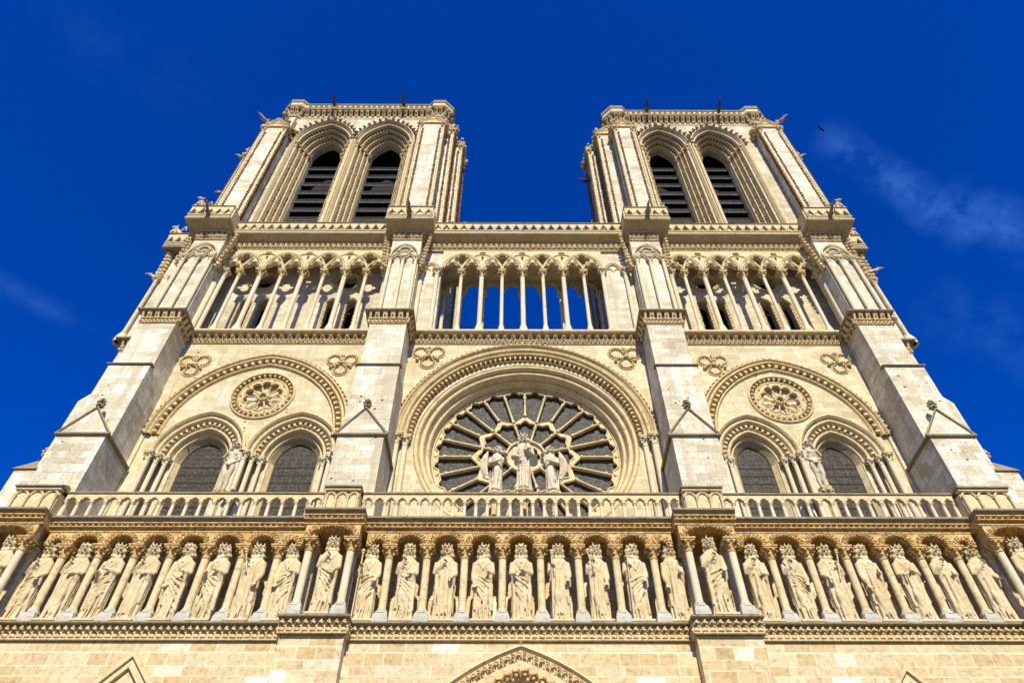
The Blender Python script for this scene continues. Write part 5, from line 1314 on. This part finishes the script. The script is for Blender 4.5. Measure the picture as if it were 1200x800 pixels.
# ------------------------------------------------------------------ light, sky, camera
pit, yaw, rol = .84689, .003434, -.0001418
def cdir(x, y, z):
    c, s = cos(rol), sin(rol); x, y = c * x - s * y, s * x + c * y
    c, s = cos(pit), sin(pit); up = c * y + s * z; fw = -s * y + c * z
    c, s = cos(yaw), sin(yaw); return Vector((c * x + s * fw, -s * x + c * fw, up))
def CLOUDS(f): return [(f(975, 165), f(1125, 268), .032, .5), (f(1120, 240), f(1300, 312), .04, .5), (f(-60, 300), f(130, 392), .018, .2), (f(60, 20), f(230, 110), .06, .07), (f(1090, 350), f(1230, 420), .05, .2)]
EL, AZ = radians(40), radians(4)
S = Vector((sin(AZ) * cos(EL), -cos(AZ) * cos(EL), sin(EL)))
sd = bpy.data.lights.new("sun", 'SUN'); sd.energy = 5.0; sd.angle = radians(.53); sd.color = (1, .915, .74)
so = bpy.data.objects.new("sun", sd); C.objects.link(so); so.rotation_euler = S.to_track_quat('Z', 'Y').to_euler(); so.location = (10, -60, 80)
W = bpy.data.worlds.new("World"); scene.world = W; W.use_nodes = True; nt = W.node_tree; nt.nodes.clear()
wo = nt.nodes.new('ShaderNodeOutputWorld'); bg = nt.nodes.new('ShaderNodeBackground'); sky = nt.nodes.new('ShaderNodeTexSky')
sky.sky_type = 'NISHITA'; sky.sun_disc = False; sky.sun_elevation = EL; sky.sun_rotation = pi - AZ; sky.air_density = 1.0; sky.dust_density = .2; sky.ozone_density = 4.0; sky.altitude = 200
hs = nt.nodes.new('ShaderNodeHueSaturation'); hs.inputs['Saturation'].default_value = 1.5
nt.links.new(sky.outputs[0], hs.inputs['Color']); skyc = mixc(nt, hs.outputs[0], (.5, .9, 2.0, 1), 1.0, 'MULTIPLY')
# thin cirrus: wisps along three streaks of the sky, broken up by noise
def sdir(px, py): return cdir((px - 600) / 831.2, (400 - py) / 831.2, 1).normalized()
def math_(op, a, b_=None, c_=None, clamp=False):
    n = nt.nodes.new('ShaderNodeMath'); n.operation = op; n.use_clamp = clamp
    for i, v in enumerate((a, b_, c_)):
        if v is None: continue
        if isinstance(v, (int, float)): n.inputs[i].default_value = v
        else: nt.links.new(v, n.inputs[i])
    return n.outputs[0]
tc = nt.nodes.new('ShaderNodeTexCoord')
nw = nt.nodes.new('ShaderNodeTexNoise'); nw.inputs['Scale'].default_value = 7; nw.inputs['Detail'].default_value = 7; nw.inputs['Roughness'].default_value = .6; nw.inputs['Distortion'].default_value = .6
nt.links.new(tc.outputs['Generated'], nw.inputs[0]); total = None
def vdot(v):
    n = nt.nodes.new('ShaderNodeVectorMath'); n.operation = 'DOT_PRODUCT'; nt.links.new(tc.outputs['Generated'], n.inputs[0]); n.inputs[1].default_value = v; return n.outputs['Value']
for a_, b_, wd, st in CLOUDS(sdir):
    nrm = a_.cross(b_).normalized(); mid = (a_ + b_).normalized(); ln = a_.angle(b_) * .5
    d = math_('ABSOLUTE', math_('ADD', vdot(nrm), math_('MULTIPLY', math_('SUBTRACT', nw.outputs[0], .5), wd * 1.3)))
    w1 = math_('SUBTRACT', 1.0, math_('DIVIDE', d, wd), clamp=True)
    al = math_('DIVIDE', math_('SUBTRACT', vdot(mid), cos(ln * 1.3)), 1 - cos(ln * 1.3), clamp=True)
    w_ = math_('MULTIPLY', math_('MULTIPLY', w1, math_('POWER', al, .6)), st)
    total = w_ if total is None else math_('ADD', total, w_)
nz2 = nt.nodes.new('ShaderNodeTexNoise'); nz2.inputs['Scale'].default_value = 22; nz2.inputs['Detail'].default_value = 9; nz2.inputs['Roughness'].default_value = .6; nt.links.new(tc.outputs['Generated'], nz2.inputs[0])
nr = ramp(nt, [(.40, (.08, .08, .08, 1)), (.64, (1, 1, 1, 1))]); nt.links.new(nz2.outputs[0], nr.inputs[0])
fac = math_('MULTIPLY', total, nr.outputs[0], clamp=True)
col = mixc(nt, skyc, (.9, 2.9, 9.5, 1), fac)
nt.links.new(col, bg.inputs[0]); bg.inputs[1].default_value = .062; nt.links.new(bg.outputs[0], wo.inputs[0])

cd = bpy.data.cameras.new("camera"); co = bpy.data.objects.new("camera", cd); C.objects.link(co); scene.camera = co
cd.sensor_width = 36; cd.lens = 831.2 / 1200 * 36; cd.clip_end = 3000
rx_, ux_, fx_ = cdir(1, 0, 0), cdir(0, 1, 0), cdir(0, 0, 1)
M = Matrix((( rx_.x, ux_.x, -fx_.x, 0), (rx_.y, ux_.y, -fx_.y, -28.5), (rx_.z, ux_.z, -fx_.z, 1.6), (0, 0, 0, 1)))
co.matrix_world = M
scene.view_settings.view_transform = 'Standard'; scene.view_settings.look = 'None'; scene.view_settings.gamma = 1; scene.view_settings.use_curve_mapping = False
scene.view_settings.exposure = 0.46
scene.cycles.max_bounces = 6; scene.cycles.diffuse_bounces = 3
